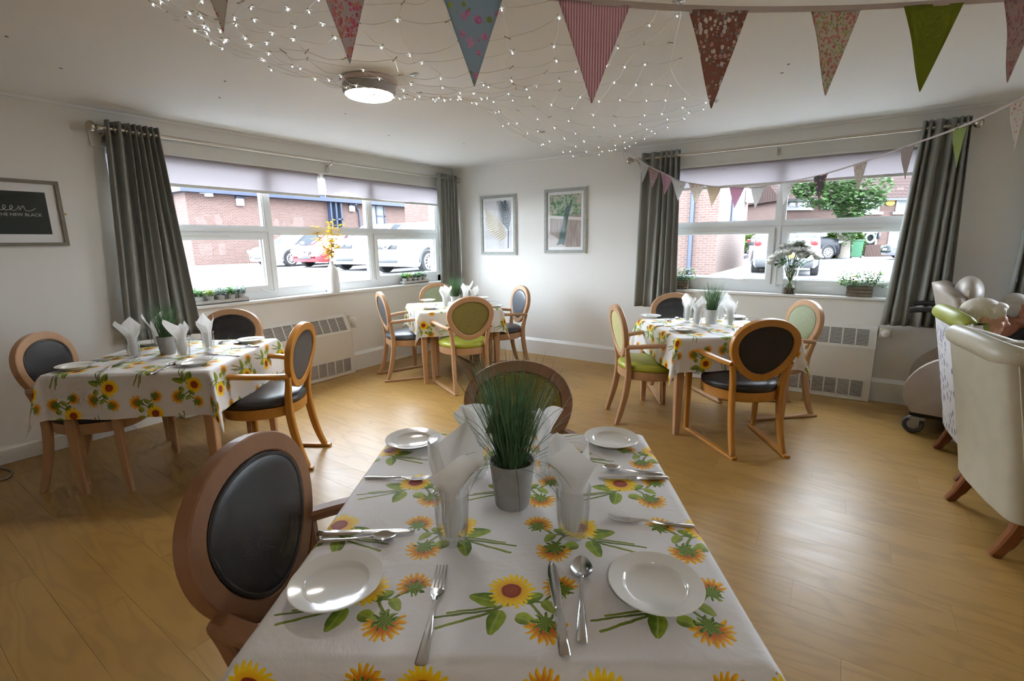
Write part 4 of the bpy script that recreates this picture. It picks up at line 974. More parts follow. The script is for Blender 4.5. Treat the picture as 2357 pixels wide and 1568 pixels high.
def peacock(t, L, a0, a1, z0, z1):
    g = NT('garden_print'); co = g.coord('Object'); x_, y_, z_ = g.sep(co); n = g.noise(co, 26, 4); n2 = g.noise(g.mapped(co, loc=(4, 0, 2)), 9, 3)
    top = g.ramp(n*.55+n2*.45, [(0, (.02, .05, .03)), (.42, (.10, .20, .10)), (.52, (.35, .45, .32)), (.60, (.60, .48, .48)), (1, (.72, .64, .64))])
    lowr = g.ramp(g.noise(g.mapped(co, (30, 1, 5)), 1, 4), [(0, (.12, .10, .09)), (.5, (.36, .30, .27)), (1, (.62, .57, .53))])
    c = g.mix(g.step(z_-x_*.15, .045, .055), lowr, top); g.set(color=c, rough=.8)
    mb = MB(); poly(mb, L, [(a0, z0), (a1, z0), (a1, z1), (a0, z1)], .0085); pr = obj('print', mb, g.mat, t, False); w_, h_ = a1-a0, z1-z0; Pp = lambda x, y: (a0+w_*x, z0+h_*y)
    mb = MB(); poly(mb, L, [Pp(0, .565), Pp(1, .50), Pp(1, .56), Pp(0, .62)], .0088); obj('wall_coping', mb, P('print_stone', (.66, .62, .60), .8), pr, False)
    mb = MB(); poly(mb, L, [Pp(0, 0), Pp(.55, 0), Pp(.2, .2), Pp(0, .26)], .0087); obj('path_tone', mb, P('print_path', (.60, .56, .53), .8), pr, False)
    tm = NT('bird_print'); n = tm.noise(tm.coord('Object'), 60, 3); tm.set(color=tm.mix(n, (.03, .06, .06), (.16, .25, .22)), rough=.8)
    mb = MB(); poly(mb, L, [Pp(.22, .03), Pp(.40, .06), Pp(.46, .02), Pp(.50, .10), Pp(.56, .42), Pp(.62, .62), Pp(.70, .80), Pp(.72, .86), Pp(.66, .88), Pp(.64, .80), Pp(.50, .75), Pp(.44, .52), Pp(.34, .26), Pp(.28, .10)], .0092); obj('bird_shape', mb, tm.mat, pr, False)
picture(m_B, .495, 1.055, 1.268, 2.016, 'grey framed palm frond print on the wall near the corner', M_frame, .034, .035, palm)
picture(m_B, 1.478, 2.034, 1.291, 2.036, 'grey framed garden bird print hanging between the palm print and the straight curtain', M_frame, .034, .035, peacock)
def text_mesh(s, size, ext=.0004):
    c = bpy.data.curves.new('txt', 'FONT'); c.body = s; c.size = size; c.extrude = ext; c.align_x = 'RIGHT'; o = bpy.data.objects.new('txt', c); COL.objects.link(o)
    dg = bpy.context.evaluated_depsgraph_get(); me = bpy.data.meshes.new_from_object(o.evaluated_get(dg)); bpy.data.objects.remove(o); return me
def slogan(t, L, a0, a1, z0, z1):
    mb = MB(); p, q = L(a0, .0085, z0), L(a1, .0090, z1); mb.b2([min(p[i], q[i]) for i in range(3)], [max(p[i], q[i]) for i in range(3)]); pr = obj('print', mb, P('print_charcoal', (.022, .030, .024), .6), t, False)
    wt_ = P('print_white', (.55, .55, .52), .7); h_ = z1-z0
    me = text_mesh('IS THE NEW BLACK', .0275); me.materials.append(wt_); o = bpy.data.objects.new('lettering', me); COL.objects.link(o); o.parent = pr; o.rotation_euler = (PI/2, 0, PI/2); o.location = L(a1-.035, .0092, z0+h_*.425); o.scale = (1.0, 1.0, 1)
    # handwritten word
    xs = a1-.06; s_ = .030; mb = MB()
    def e_(x0): return [(x0, .0), (x0+.45, .35), (x0+.62, .75), (x0+.40, 1.0), (x0+.18, .65), (x0+.28, .15), (x0+.6, -.08), (x0+1.0, .05)]
    pts = [(-9.2, .1)]
    g_ = [(-8.2, .9), (-8.7, .6), (-8.4, .05), (-7.9, .3), (-7.75, .95), (-7.9, -.8), (-8.5, -1.0), (-8.2, -.5), (-7.2, .1), (-6.7, .9), (-6.6, 1.05), (-6.3, .85), (-6.2, .2), (-5.7, .0)]
    pts = g_+e_(-5.4)+e_(-4.3)+[(-3.0, .3), (-2.7, .95), (-2.6, .1), (-2.2, .8), (-1.95, .9), (-1.8, .2), (-1.5, -.1), (-.8, .0), (.0, .55)]
    mb.tube(catmull([L(xs+x_*s_, .0095, z0+h_*.56+y_*s_) for x_, y_ in pts], 5), .0020, 5); obj('script_word', mb, wt_, pr)
picture(m_A, -4.74, -4.118, 1.437, 1.868, 'dark slogan print in a grey frame on the wall beside the wide curtain', P('taupe_frame', (.20, .18, .14), .6, var=.2, vscale=30), .022, .055, slogan, False)
# ------------------------------------------------------------------ ceiling lights
def emit(name, c, s):
    t = NT(name); t.set(color=(.9, .9, .88), rough=.4, emit=c, estr=s); return t.mat
M_diff = emit('lit_diffuser', (1.0, .95, .88), LAMP)
def ceiling_light(x_, y_, label, group=None):
    t = thing('ceiling_light', label, 'ceiling light', (x_, y_, H), 0, group)
    mb = MB(); mb.lathe([(0, 0), (.165, 0), (.170, -.006), (.168, -.022), (.150, -.028), (0, -.028)], 48, cap=False); obj('base', mb, P('lamp_base_pink', (.62, .50, .45), .5), t, True, 35)
    mb = MB(); mb.lathe([(.152, -.027), (.158, -.034), (.156, -.070), (.146, -.084), (.138, -.082)], 48, cap=False); obj('band', mb, P('lamp_band_grey', (.34, .32, .31), .45), t, True, 35)
    mb = MB(); mb.lathe([(.141, -.078), (.135, -.092), (.105, -.101), (.05, -.105), (.001, -.106)], 48, cap=False); obj('diffuser', mb, M_diff, t, True, 60)
LP = on_z(851, 222, 2.31)
ceiling_light(LP.x, LP.y, 'round drum ceiling light under the fairy-light net')
for i, (x_, y_) in enumerate(((5.35, -6.2),)): ceiling_light(x_, y_, 'unseen drum ceiling light added behind the view as fill')  # extra lamp out of view, added to brighten the interior

# ------------------------------------------------------------------ fairy-light net
t = thing('fairy_light_net', 'draped net of white fairy lights hung below the ceiling', 'string lights', (2.8, -2.4, H-.001)); O = Vector(t.location); R_ = random.Random(31)
lo = [(350, 5, 2.26), (430, 62, 2.22), (520, 105, 2.2), (720, 182, 2.19), (900, 224, 2.22), (990, 230, 2.30), (1085, 234, 2.33), (1200, 312, 2.26), (1330, 359, 2.22), (1437, 341, 2.36)]
hi = [(700, -180, 2.36), (850, -160, 2.36), (1000, -140, 2.36), (1200, -100, 2.37), (1400, -60, 2.37), (1560, 4, 2.39), (1553, 95, 2.35), (1546, 165, 2.33), (1590, 222, 2.35), (1645, 236, 2.388)]
LO = catmull([on_z(*q) for q in lo], 3); HI = catmull([on_z(*q) for q in hi], 3); NS = len(LO); NTt = 17
jit = [[Vector((R_.gauss(0, .022), R_.gauss(0, .022), R_.gauss(0, .006))) for _ in range(NTt)] for _ in range(NS)]
def npt(i, j):
    f = (j/(NTt-1))**1.5; p = LO[i].lerp(HI[i], f)+jit[i][j]*(1 if 0 < i < NS-1 else .2); p.z -= .10*math.sin(PI*f)*math.sin(PI*min(1, i/(NS-1)*1.0+.05)); p.z = min(p.z, 2.392); return p-O
wire = MB(); slv = MB(); bulbs = MB()
def wseg(a, b, r=.0011):
    m_ = a.lerp(b, .5)+Vector((R_.gauss(0, .012), R_.gauss(0, .012), -.012)); wire.tube(catmull([a, m_, b], 3), r, 4)
for i in range(NS):
    for j in range(NTt):
        if (i+j) % 2: continue
        a = npt(i, j)
        for di, dj in ((1, 1), (1, -1)):
            if i+di < NS and 0 <= j+dj < NTt: wseg(a, npt(i+di, j+dj))
        if R_.random() < .85: bulbs.ball(a+Vector((0, 0, -.008)), .0023, 8, 6)
        d = Vector((R_.uniform(-1, 1), R_.uniform(-1, 1), R_.uniform(-.4, .4))).normalized(); slv.tube([a-d*.014, a+d*.014], .0022, 5)
for L_ in (LO, HI):
    wire.tube([p-O for p in L_], .0013, 4)
o = obj('wire', wire, P('clear_wire', (.82, .80, .74), .3), t); o['kind'] = 'stuff'; o = obj('sleeve', slv, P('wire_sleeve', (.40, .35, .24), .5), t); o['kind'] = 'stuff'
o = obj('bulb', bulbs, emit('led_white', (.70, .82, 1.0), 20.), t); o['kind'] = 'stuff'
for q in ((953, 172), (1248, 304), (1645, 233), (1562, 3), (1437, 338)):
    p = on_z(q[0], q[1], 2.395); mb = MB(); mb.rbox(p-O, (.05, .022, .006), .002); mb.tube(catmull([p-O+Vector((0, 0, -.003)), p-O+Vector((.012, 0, -.014)), p-O+Vector((.02, 0, -.006))], 4), .002, 5); obj('adhesive_hook', mb, P('clear_hook', (.55, .57, .6), .15), t)
# old fixing marks left on the ceiling and wall
for q in ((15, 84), (140, 157), (505, 225), (518, 187), (795, 262), (895, 312), (1068, 331), (1800, 168), (1815, 148)):
    p = on_z(q[0], q[1], 2.3995); mb = MB(); mb.ball((0, 0, 0), (.010, .007, .0030), 7, 5); o = obj('tack_mark', mb, P('tack_putty', (.16, .22, .24), .8), ceil_, True, 60, p, q[0])

# ------------------------------------------------------------------ bunting
def floral(name, base, cols, scale=60, thr=.33, leaf_=(.10, .25, .06), lthr=.22, weave=.0):
    t = NT(name); uv = t.n.new('ShaderNodeUVMap'); uv.uv_map = 'UVMap'; c = t.mix(t.noise(uv.outputs[0], 900, 1), tuple(v*.9 for v in base), base)
    lv = t.voronoi(t.mapped(uv.outputs[0], loc=(3.3, 1.7, 0)), scale*1.25); lr = t.sep(lv.outputs['Color'])
    c = t.mix(X(t, lv.outputs['Distance']).lt(lr[2]*.12+lthr-.06), c, t.mix(lr[0], leaf_, tuple(min(1, v*1.7) for v in leaf_)))
    v = t.voronoi(uv.outputs[0], scale); d = X(t, v.outputs['Distance']); r = t.sep(v.outputs['Color'])
    pet = t.noise(uv.outputs[0], scale*3.2, 1)
    k = t.ramp(r[0], [((i)/len(cols), q) for i, q in enumerate(cols)], True); k = t.mix(t.step(pet, .35, .65)*.55, k, tuple(min(1, x_*1.5+.12) for x_ in cols[0]))
    c = t.mix(d.lt(r[1]*.16+thr-.10+(pet-.5)*.25), c, k); c = t.mix(d.lt(.07), c, (.62, .45, .12)); c = t.mix(.16, c, (.92, .88, .86)); t.set(color=c, rough=.85)
    tr = t.n.new('ShaderNodeBsdfTranslucent'); t.sock(c, tr.inputs[0]); mx = t.n.new('ShaderNodeMixShader'); mx.inputs[0].default_value = .55; t.l.new(t.bsdf.outputs[0], mx.inputs[1]); t.l.new(tr.outputs[0], mx.inputs[2]); t.l.new(mx.outputs[0], t.out.inputs[0]); return t.mat
def plainflag(name, a, b=None, freq=0):
    t = NT(name); uv = t.n.new('ShaderNodeUVMap'); uv.uv_map = 'UVMap'; U, V, _ = t.sep(uv.outputs[0]); c = t.mix(t.noise(uv.outputs[0], 900, 1), tuple(v*.86 for v in a), a)
    if b: c = t.mix(t.step((U*freq).sin(), -.15, .15), c, b)
    t.set(color=c, rough=.85); tr = t.n.new('ShaderNodeBsdfTranslucent'); t.sock(c, tr.inputs[0]); mx = t.n.new('ShaderNodeMixShader'); mx.inputs[0].default_value = .55; t.l.new(t.bsdf.outputs[0], mx.inputs[1]); t.l.new(tr.outputs[0], mx.inputs[2]); t.l.new(mx.outputs[0], t.out.inputs[0]); return t.mat
FB = dict(rosebud=floral('flag_rosebud', (.68, .64, .56), [(.50, .05, .07), (.42, .12, .12)], 56, .28, (.22, .30, .10), .10), ditsy=floral('flag_ditsy_pink', (.70, .62, .62), [(.55, .04, .14), (.60, .14, .24), (.66, .32, .30), (.62, .42, .16)], 105, .50, (.16, .13, .17), .20),
    blue=floral('flag_blue_roses', (.42, .56, .66), [(.62, .26, .45), (.55, .14, .36), (.68, .40, .55)], 38, .34, (.30, .36, .05), .26), stripe=plainflag('flag_pink_stripe', (.72, .34, .41), (.86, .77, .78), 1050.),
    rust=floral('flag_rust', (.40, .135, .085), [(.74, .70, .66), (.70, .66, .62), (.52, .24, .08), (.50, .20, .16)], 78, .40, (.24, .25, .24), .30), meadow=floral('flag_meadow', (.74, .70, .60), [(.60, .20, .18), (.58, .28, .22), (.50, .12, .14)], 100, .42, (.28, .34, .07), .36),
    lime=plainflag('flag_lime', (.36, .42, .06)), plum=floral('flag_plum_ditsy', (.58, .44, .42), [(.38, .14, .20), (.20, .12, .12), (.52, .22, .26)], 70, .44, (.16, .16, .12), .25), pink=plainflag('flag_plain_pink', (.62, .40, .48)), taupe=floral('flag_taupe', (.48, .40, .28), [(.36, .26, .16), (.58, .50, .38)], 140, .36, (.3, .25, .15), .2),
    white=floral('flag_white_sprig', (.74, .74, .72), [(.50, .14, .18), (.42, .16, .2)], 46, .20, (.30, .30, .22), .14), grey=floral('flag_grey_ditsy', (.46, .40, .37), [(.34, .24, .22), (.56, .46, .42)], 120, .4, (.3, .26, .22), .24), black=floral('flag_black_floral', (.030, .030, .042), [(.55, .16, .14), (.66, .46, .36), (.46, .08, .10)], 44, .34, (.16, .13, .05), .2),
    silver=floral('flag_silver', (.60, .60, .60), [(.40, .36, .30), (.70, .70, .70)], 110, .4, (.4, .36, .3), .26), sage=plainflag('flag_sage', (.42, .50, .20)))
M_tape = P('bunting_tape', (.60, .54, .53), .8)
def bunting(name, label, cord, flags, hgt, cw):
    cord = [Vector((p.x, p.y, min(p.z, 2.375))) for p in cord]
    """cord: world points; flags: (centre index in metres along the cord, fabric, width, height, tip offset)"""
    t = thing('bunting', label, 'bunting', cord[len(cord)//2]); O = Vector(t.location); pa = catmull(cord, 8)
    mb = MB(); mb.sweep([p-O for p in pa], [(-.0012, -cw), (.0012, -cw), (.0012, cw), (-.0012, cw)]); obj('tape', mb, M_tape, t)
    for c, fab, wd, hg, sway in flags:
        i = min(range(len(pa)), key=lambda k: (pa[k]-c).length); tg = (pa[min(len(pa)-1, i+1)]-pa[max(0, i-1)]).normalized(); hz = Vector((tg.x, tg.y, 0)).normalized(); nr = Vector((-hz.y, hz.x, 0))
        def f(u, v, c=c, tg=tg, nr=nr, wd=wd, hg=hg, sway=sway):
            s = (2*u-1)*(1-v*.985); return c+tg*(s*wd/2)+Vector((0, 0, -hg*v))+nr*(sway*v*v+.002*math.sin(s*4+v*3)) + hz_(tg)*0 - O
        mb = MB(); mb.grid(f, 8, 12, uvfn=lambda u, v, wd=wd, hg=hg: ((2*u-1)*(1-v*.985)*wd/2+.37, -hg*v)); o = obj('pennant', mb, FB[fab], t, True, 180); s_ = o.modifiers.new('thick', 'SOLIDIFY'); s_.thickness = .0008; s_.offset = 0
    return t
def hz_(v): return Vector((0, 0, 0))
B1 = [(222, -205, 1.27, 'plum'), (486, -130, 1.20, 'rosebud'), (787, -74, 1.11, 'ditsy'), (1085, -30, 1.06, 'blue'), (1367, 4, 1.03, 'stripe'), (1655, 21, 1.05, 'rust'), (1925, 19, 1.20, 'meadow'), (2150, 8, 1.19, 'lime'), (2358, -6, 1.24, 'plum')]
cord = [at_depth(-120, -300, 1.36)]+[at_depth(x_, y_, d) for x_, y_, d, f in B1]+[at_depth(2520, -30, 1.36)]
bunting('bunting', 'large floral and striped pennant bunting strung across the ceiling over the front table', cord, [(at_depth(x_, y_+2, d), f, .155, .199, .004) for x_, y_, d, f in B1], .2, .0062)
B2 = [(1483, 376, 0, 'white'), (1504, 388, 0, 'plum'), (1534, 402, 0, 'pink'), (1562, 416, 0, 'white'), (1603, 424, 4.72, 'rosebud'), (1643, 429, 4.62, 'taupe'), (1696, 431, 4.45, 'pink'), (1745, 430, 4.28, 'silver'), (1812, 419, 4.02, 'white'), (1889, 403, 3.66, 'black'), (1981, 375, 3.28, 'rosebud'), (2090, 336, 2.80, 'grey'), (2211, 292, 2.32, 'sage'), (2350, 228, 1.86, 'rosebud')]
pts = []
for k, (x_, y_, d, f) in enumerate(B2): pts.append(on_y(x_, y_, -.20-.012*k) if d == 0 else at_depth(x_, y_, d))
cord = [on_y(1437, 343, -.03)]+pts+[at_depth(2520, 130, 1.5)]
bunting('bunting', 'small floral pennant bunting strung across the street window', cord, [(p, q[3], .152, .19, -.02 if k < 9 else .01) for k, (p, q) in enumerate(zip(pts, B2))], .2, .005)
mb = MB(); a = on_y(1437, 342, -.02); mb.tube(catmull([a, a+Vector((-.0, -.01, -.07)), a+Vector((.03, -.012, -.15))], 5), .0022, 5); tag(obj('loose_tape_end', mb, M_tape, None), 'loose end of bunting tape hanging from its hook above the straight curtain', 'tape')
# pull cord near the corner, small coil of cable on the floor
mb = MB(); a = on_y(1098, 386, -.015); mb.tube(catmull([a, a+Vector((.003, 0, -.5)), a+Vector((-.01, 0, -1.05)), a+Vector((-.02, 0, -1.55))], 5), .0016, 5); tag(obj('blind_cord', mb, M_white, None), 'thin white cord hanging down the wall next to the palm print', 'cord')
mb = MB(); mb.tube(catmull([on_z(q[0], q[1], .006) for q in ((-60, 1075), (5, 1078), (28, 1085), (20, 1098), (0, 1106), (-60, 1115))], 6), .006, 7); tag(obj('floor_cable', mb, P('grey_cable', (.30, .28, .26), .5), None), 'grey cable curling on the floor beside the skirting', 'cable')
# ------------------------------------------------------------------ lounge chairs
def damask():
    t = NT('lilac_damask'); co = t.coord('Object'); v = t.voronoi(t.mapped(co, (1, 1, .6)), 26); n = t.noise(co, 45, 3, .6, 1.5)
    t.set(color=t.mix(t.step(X(t, v.outputs[0])+n*.5, .55, .62), (.20, .20, .30), (.66, .65, .66)), rough=.6); return t.mat
def wing_chair(name, label, pos, facing, outer, inner, pipe, wings=True):
    t = thing(name, label, 'armchair', (pos[0], pos[1], 0), math.radians(facing-90))
    lean = lambda z: -.15*max(0, z-.2)**1.05/.8
    def U(z, front, th=.085, w_=.315, rear=-.34):
        y0 = rear+lean(z); fr = front+lean(z)*.5; r = .06
        o_ = [(w_, fr), (w_, y0+r)]+[(w_-r+r*math.cos(a), y0+r-r*math.sin(a)) for a in (PI*.17, PI*.33)]+[(w_-r, y0)]
        i_ = [(w_-th, fr), (w_-th, max(fr-.002, y0+th+.06) if fr < y0+th+.06 else y0+th+.06), (w_-th-.01, y0+th+.035), (w_-th-.03, y0+th+.015), (w_-r-.05, y0+th)]
        outr = o_+[(.12, y0-.012), (-.12, y0-.012)]+[(-x_, y_) for x_, y_ in reversed(o_)]; inr = i_+[(.12, y0+th), (-.12, y0+th)]+[(-x_, y_) for x_, y_ in reversed(i_)]
        return [Vector((x_, y_, z)) for x_, y_ in outr+list(reversed(inr))]
    # split the shell into an outside and an inside cover: materials by face side
    zs = [(.19, .30), (.26, .325), (.42, .335), (.50, .33), (.56, .30), (.60, .18), (.66, .06), (.74, -.02), (.84, -.06), (.905, -.10)]
    if not wings: zs = [(.19, .30), (.26, .325), (.42, .335), (.50, .33), (.545, .30), (.57, .10), (.60, -.18), (.66, -.27), (.80, -.29), (.945, -.31)]
    mb = MB(); rg = [U(z, f) for z, f in zs]; mb.loft(rg, False)
    n = len(rg[0]); no = 12
    for k, f in enumerate(mb.f):
        if len(f) == 4:
            j = f[0] % n
            mb.m[k] = 0 if (j < no-1) else 1
        else: mb.m[k] = 1
    for b_ in (0, (len(rg)-1)*n):
        for k in range(11): mb.f.append((b_+k, b_+k+1, b_+n-2-k, b_+n-1-k)); mb.m.append(1)
    obj('shell', mb, [outer, inner], t, True, 50)
    # rolled top rail
    z = .905; y0 = -.34+lean(z); top = catmull([(.285, -.12, .84), (.290, y0+.14, .905), (.275, y0+.05, .925), (.20, y0+.012, .935), (.0, y0+.004, .940), (-.20, y0+.012, .935), (-.275, y0+.05, .925), (-.290, y0+.14, .905), (-.285, -.12, .84)], 6)
    if not wings: top = catmull([(.290, y0+.045, .93), (.262, y0+.03, .945), (.18, y0+.012, .955), (.0, y0+.004, .960), (-.18, y0+.012, .955), (-.262, y0+.03, .945), (-.290, y0+.045, .93)], 6)
    mb = MB(); mb.tube(top, .050, 14, [.55+.45*math.sin(PI*min(1, max(0, i/(len(top)-1)))*1.0)**.35 for i in range(len(top))]); obj('headrest_roll', mb, inner, t, True, 70)
    # arm rolls
    for s in (-1, 1):
        mb = MB(); mb.tube(catmull([(s*.275, -.22, .60), (s*.278, .0, .575), (s*.278, .22, .565), (s*.278, .335, .555)], 5), .052, 14); obj('arm_roll', mb, inner, t, True, 70)
        mb = MB(); pth = [(s*.3155, -.34+lean(zz)+.055, zz) for zz in (.19, .4, .6, .8, .95)]; mb.tube(catmull(pth, 5), .0045, 6); obj('piping', mb, pipe, t)
    pr = [Vector((x_, y_, z_-.050)) for x_, y_, z_ in [(p.x*.96, p.y-.012, p.z) for p in (top[14:-14] if wings else top[6:-6])]]; mb = MB(); mb.tube(pr, .0045, 6); obj('piping', mb, pipe, t)
    mb = MB(); mb.rbox((0, .0, .255), (.47, .60, .13), .02); obj('seat_base', mb, outer, t); mb = MB(); mb.rbox((0, .03, .385), (.455, .58, .14), .045, 4); obj('seat_cushion', mb, inner, t, True, 70)
    mb = MB(); mb.rbox((0, 0, 0), (.44, .09, .46), .04, 4, Matrix.Translation((0, -.30, .65)) @ Matrix.Rotation(.16, 4, 'X')); obj('back_cushion', mb, inner, t, True, 70)
    for s in (-1, 1):
        mb = MB(); mb.sweep(catmull([(s*.262, -.272, .20), (s*.262, -.292, .13), (s*.264, -.325, .05), (s*.266, -.352, .0)], 4), rsec(.046, .052, .008), [1.15]*4+[1.0]*4+[.82]*4+[.78], up=Vector((0, 1, 0))); obj('leg', mb, W_dark, t, True, 35)
        mb = MB(); mb.sweep([(s*.255, .26, .20), (s*.258, .275, 0)], rsec(.048, .048, .008), [1, .7], up=Vector((0, 1, 0))); obj('leg', mb, W_dark, t, True, 35)
    return t
fa = math.radians(9); ax = Vector((math.cos(fa), math.sin(fa), 0)); C1 = Vector((5.203, -2.118, 0))+ax*.345
wing_chair('wing_armchair', 'cream vinyl wing armchair with dark wooden legs standing empty', C1, 9, L_cream, L_cream, L_cream)
C2 = C1+Vector((.02, .80, 0)); wing_chair('wing_armchair', 'armchair with lime green inside and patterned outer cover, seat of the fair-haired person', C2, 4, damask(), L_green, P('white_piping', (.7, .69, .66), .6), False)
# wheeled recliner
t = thing('wheeled_recliner', 'beige wheeled care recliner with black push handle under the curtain', 'recliner', (5.66, -.56, 0), math.radians(-8-90))
def side_shape(x_, th):
    pts = [(-.56, .17), (-.62, .28), (-.60, .42), (-.48, .56), (-.24, .645), (.10, .655), (.32, .63), (.38, .55), (.40, .17)]
    pts = [Vector((x_, p.x, p.y)) for p in catmull([(a, b, 0) for a, b in pts], 4)]; mb = MB(); mb.prism(pts, (1, 0, 0), th); return mb
for x_ in (-.335, .265): obj('side_panel', side_shape(x_, .07), L_beige, t, True, 30)
def backf(u, v):
    s = 2*u-1; z = .45+.66*v-.10*abs(s)**3*v; y_ = -.30-.17*v-.03*math.cos(s*1.5); return Vector((s*(.27+.04*v)*(1-.18*max(0, v-.7)/.3*abs(s)), y_+.10*abs(s)**2.5, z))
mb = MB(); mb.grid(backf, 20, 16); o = obj('back_shell', mb, L_beige, t, True, 180); s_ = o.modifiers.new('thick', 'SOLIDIFY'); s_.thickness = .07; s_.offset = 1
mb = MB(); mb.ball((0, -.36, 1.02), (.25, .085, .13), 20, 12); obj('head_cushion', mb, L_beige, t); mb = MB(); mb.rbox((0, .06, .44), (.52, .66, .16), .05, 4); obj('seat_cushion', mb, L_beige, t, True, 70); mb = MB(); mb.rbox((0, 0, 0), (.46, .11, .50), .05, 4, Matrix.Translation((0, -.28, .74)) @ Matrix.Rotation(.22, 4, 'X')); obj('back_cushion', mb, L_beige, t, True, 70)
mb = MB(); mb.tube(catmull([(-.20, -.44, .84), (-.22, -.50, .895), (-.24, -.56, .915), (-.25, -.66, .905)], 5), .020, 10); mb.tube(catmull([(.20, -.44, .84), (.22, -.50, .895), (.24, -.56, .915), (.25, -.66, .905)], 5), .020, 10); mb.tube([(-.22, -.44, .80), (.22, -.44, .80)], .016, 10); mb.rbox((0, -.42, .74), (.34, .06, .22), .02); obj('push_handle', mb, M_black, t)
mb = MB(); mb.rbox((0, -.10, .15), (.56, .94, .05), .01); obj('chassis', mb, M_black, t)
for sx in (-.27, .27):
    for sy in (-.54, .32):
        mb = MB(); M_ = Matrix.Translation((sx, sy, .065)) @ Matrix.Rotation(PI/2, 4, 'Y'); mb.lathe([(0, -.014), (.035, -.014), (.058, -.016), (.065, -.008), (.065, .008), (.058, .016), (.035, .014), (0, .014)], 28, M=M_, cap=False); ca = obj('castor', mb, P('castor_grey', (.09, .10, .12), .5), t, True, 35)
        mb = MB(); mb.lathe([(0, -.018), (.034, -.018), (.036, -.012), (.036, .012), (.034, .018), (0, .018)], 20, M=M_, cap=False); obj('hub', mb, P('castor_hub', (.30, .32, .35), .45), ca, True, 35); mb = MB(); mb.rbox((sx, sy+.02, .115), (.05, .10, .03), .01); mb.box((sx-.024, sy+.01, .09), (.005, .05, .07)); mb.box((sx+.024, sy+.01, .09), (.005, .05, .07)); obj('fork', mb, P('castor_fork', (.33, .34, .36), .4, .6), ca)
mb = MB(); mb.rbox((-.29, -.60, .135), (.06, .03, .02), .005); obj('brake_pedal', mb, P('red_plastic', (.5, .02, .02), .4), t)

# ------------------------------------------------------------------ seated people
def skin_mat(name, c):
    t = NT(name); co = t.coord('Object'); n = t.noise(co, 22, 4); t.set(color=t.mix(n, tuple(v*.82 for v in c), tuple(min(1, v*1.15) for v in c)), rough=.5, sss=.08); t.bump(t.noise(co, 240, 3), .15, .002); return t.mat
def remeshed(name, mb, mat, parent, vox, sm=4):
    o = obj(name, mb, mat, parent, False); r = o.modifiers.new('remesh', 'REMESH'); r.mode = 'VOXEL'; r.voxel_size = vox; r.use_smooth_shade = True
    s = o.modifiers.new('smooth', 'SMOOTH'); s.factor = .5; s.iterations = sm; return o
def capsule(mb, a, b, ra, rb, n=10):
    a, b = Vector(a), Vector(b); k = 6; d = (b-a); L = d.length; u = d.normalized(); pts = [a-u*ra*.95]+[a-u*ra*.6]+[a+d*(i/k) for i in range(k+1)]+[b+u*rb*.6]+[b+u*rb*.95]
    rs = [.3*ra, .8*ra]+[ra+(rb-ra)*i/k for i in range(k+1)]+[.8*rb, .3*rb]; mb.tube(pts, 1, n, rs)
def head(mb, c, M, s=1.0, old=True):
    """head looking along local +y; c = centre of the skull"""
    T = lambda p: Vector(c)+M @ (Vector(p)*s); B = lambda p, r: mb.ball(T(p), [q*s for q in r], 16, 12, M.to_3x3() if hasattr(M, 'to_3x3') else M)
    B((0, -.012, .022), (.074, .094, .086)); B((0, .030, -.030), (.062, .066, .078)); B((0, .052, -.086), (.038, .038, .030)); B((0, .062, -.098), (.020, .022, .018))
    B((0, .068, .030), (.056, .022, .034)); B((0, .082, .010), (.048, .012, .010))                     # forehead, brow
    B((0, .096, -.006), (.011, .012, .026)); B((0, .108, -.026), (.015, .015, .013)); B((.010, .100, -.030), (.009, .010, .008)); B((-.010, .100, -.030), (.009, .010, .008))   # nose
    B((0, .086, -.056), (.026, .012, .008)); B((0, .084, -.067), (.023, .011, .008))                    # lips
    for q in (-1, 1):
        B((q*.040, .062, -.030), (.022, .024, .026)); B((q*.031, .076, .002), (.015, .010, .008)); B((q*.055, .015, -.062), (.016, .040, .026))
        B((q*.076, -.012, -.010), (.008, .019, .032)); B((q*.078, -.006, -.034), (.007, .010, .012))
    capsule(mb, T((0, -.012, -.060)), T((0, -.045, -.175)), .052*s, .058*s)
def hand(mb, wrist, d, side, up):
    wrist, d, up = Vector(wrist), Vector(d).normalized(), Vector(up).normalized(); sd = d.cross(up).normalized()
    capsule(mb, wrist, wrist+d*.075, .026, .034)
    for i, L in enumerate((.070, .080, .074, .058)):
        b = wrist+d*.085+sd*(-.030+.020*i); capsule(mb, b-d*.01, b+d*L*.5-up*.006, .0095, .009); capsule(mb, b+d*L*.5-up*.006, b+d*L-up*.026, .009, .0075)
    b = wrist+d*.03-sd*side*.03; capsule(mb, b, b+d*.03-sd*side*.022, .012, .010); capsule(mb, b+d*.03-sd*side*.022, b+d*.058-sd*side*.024-up*.01, .010, .008)
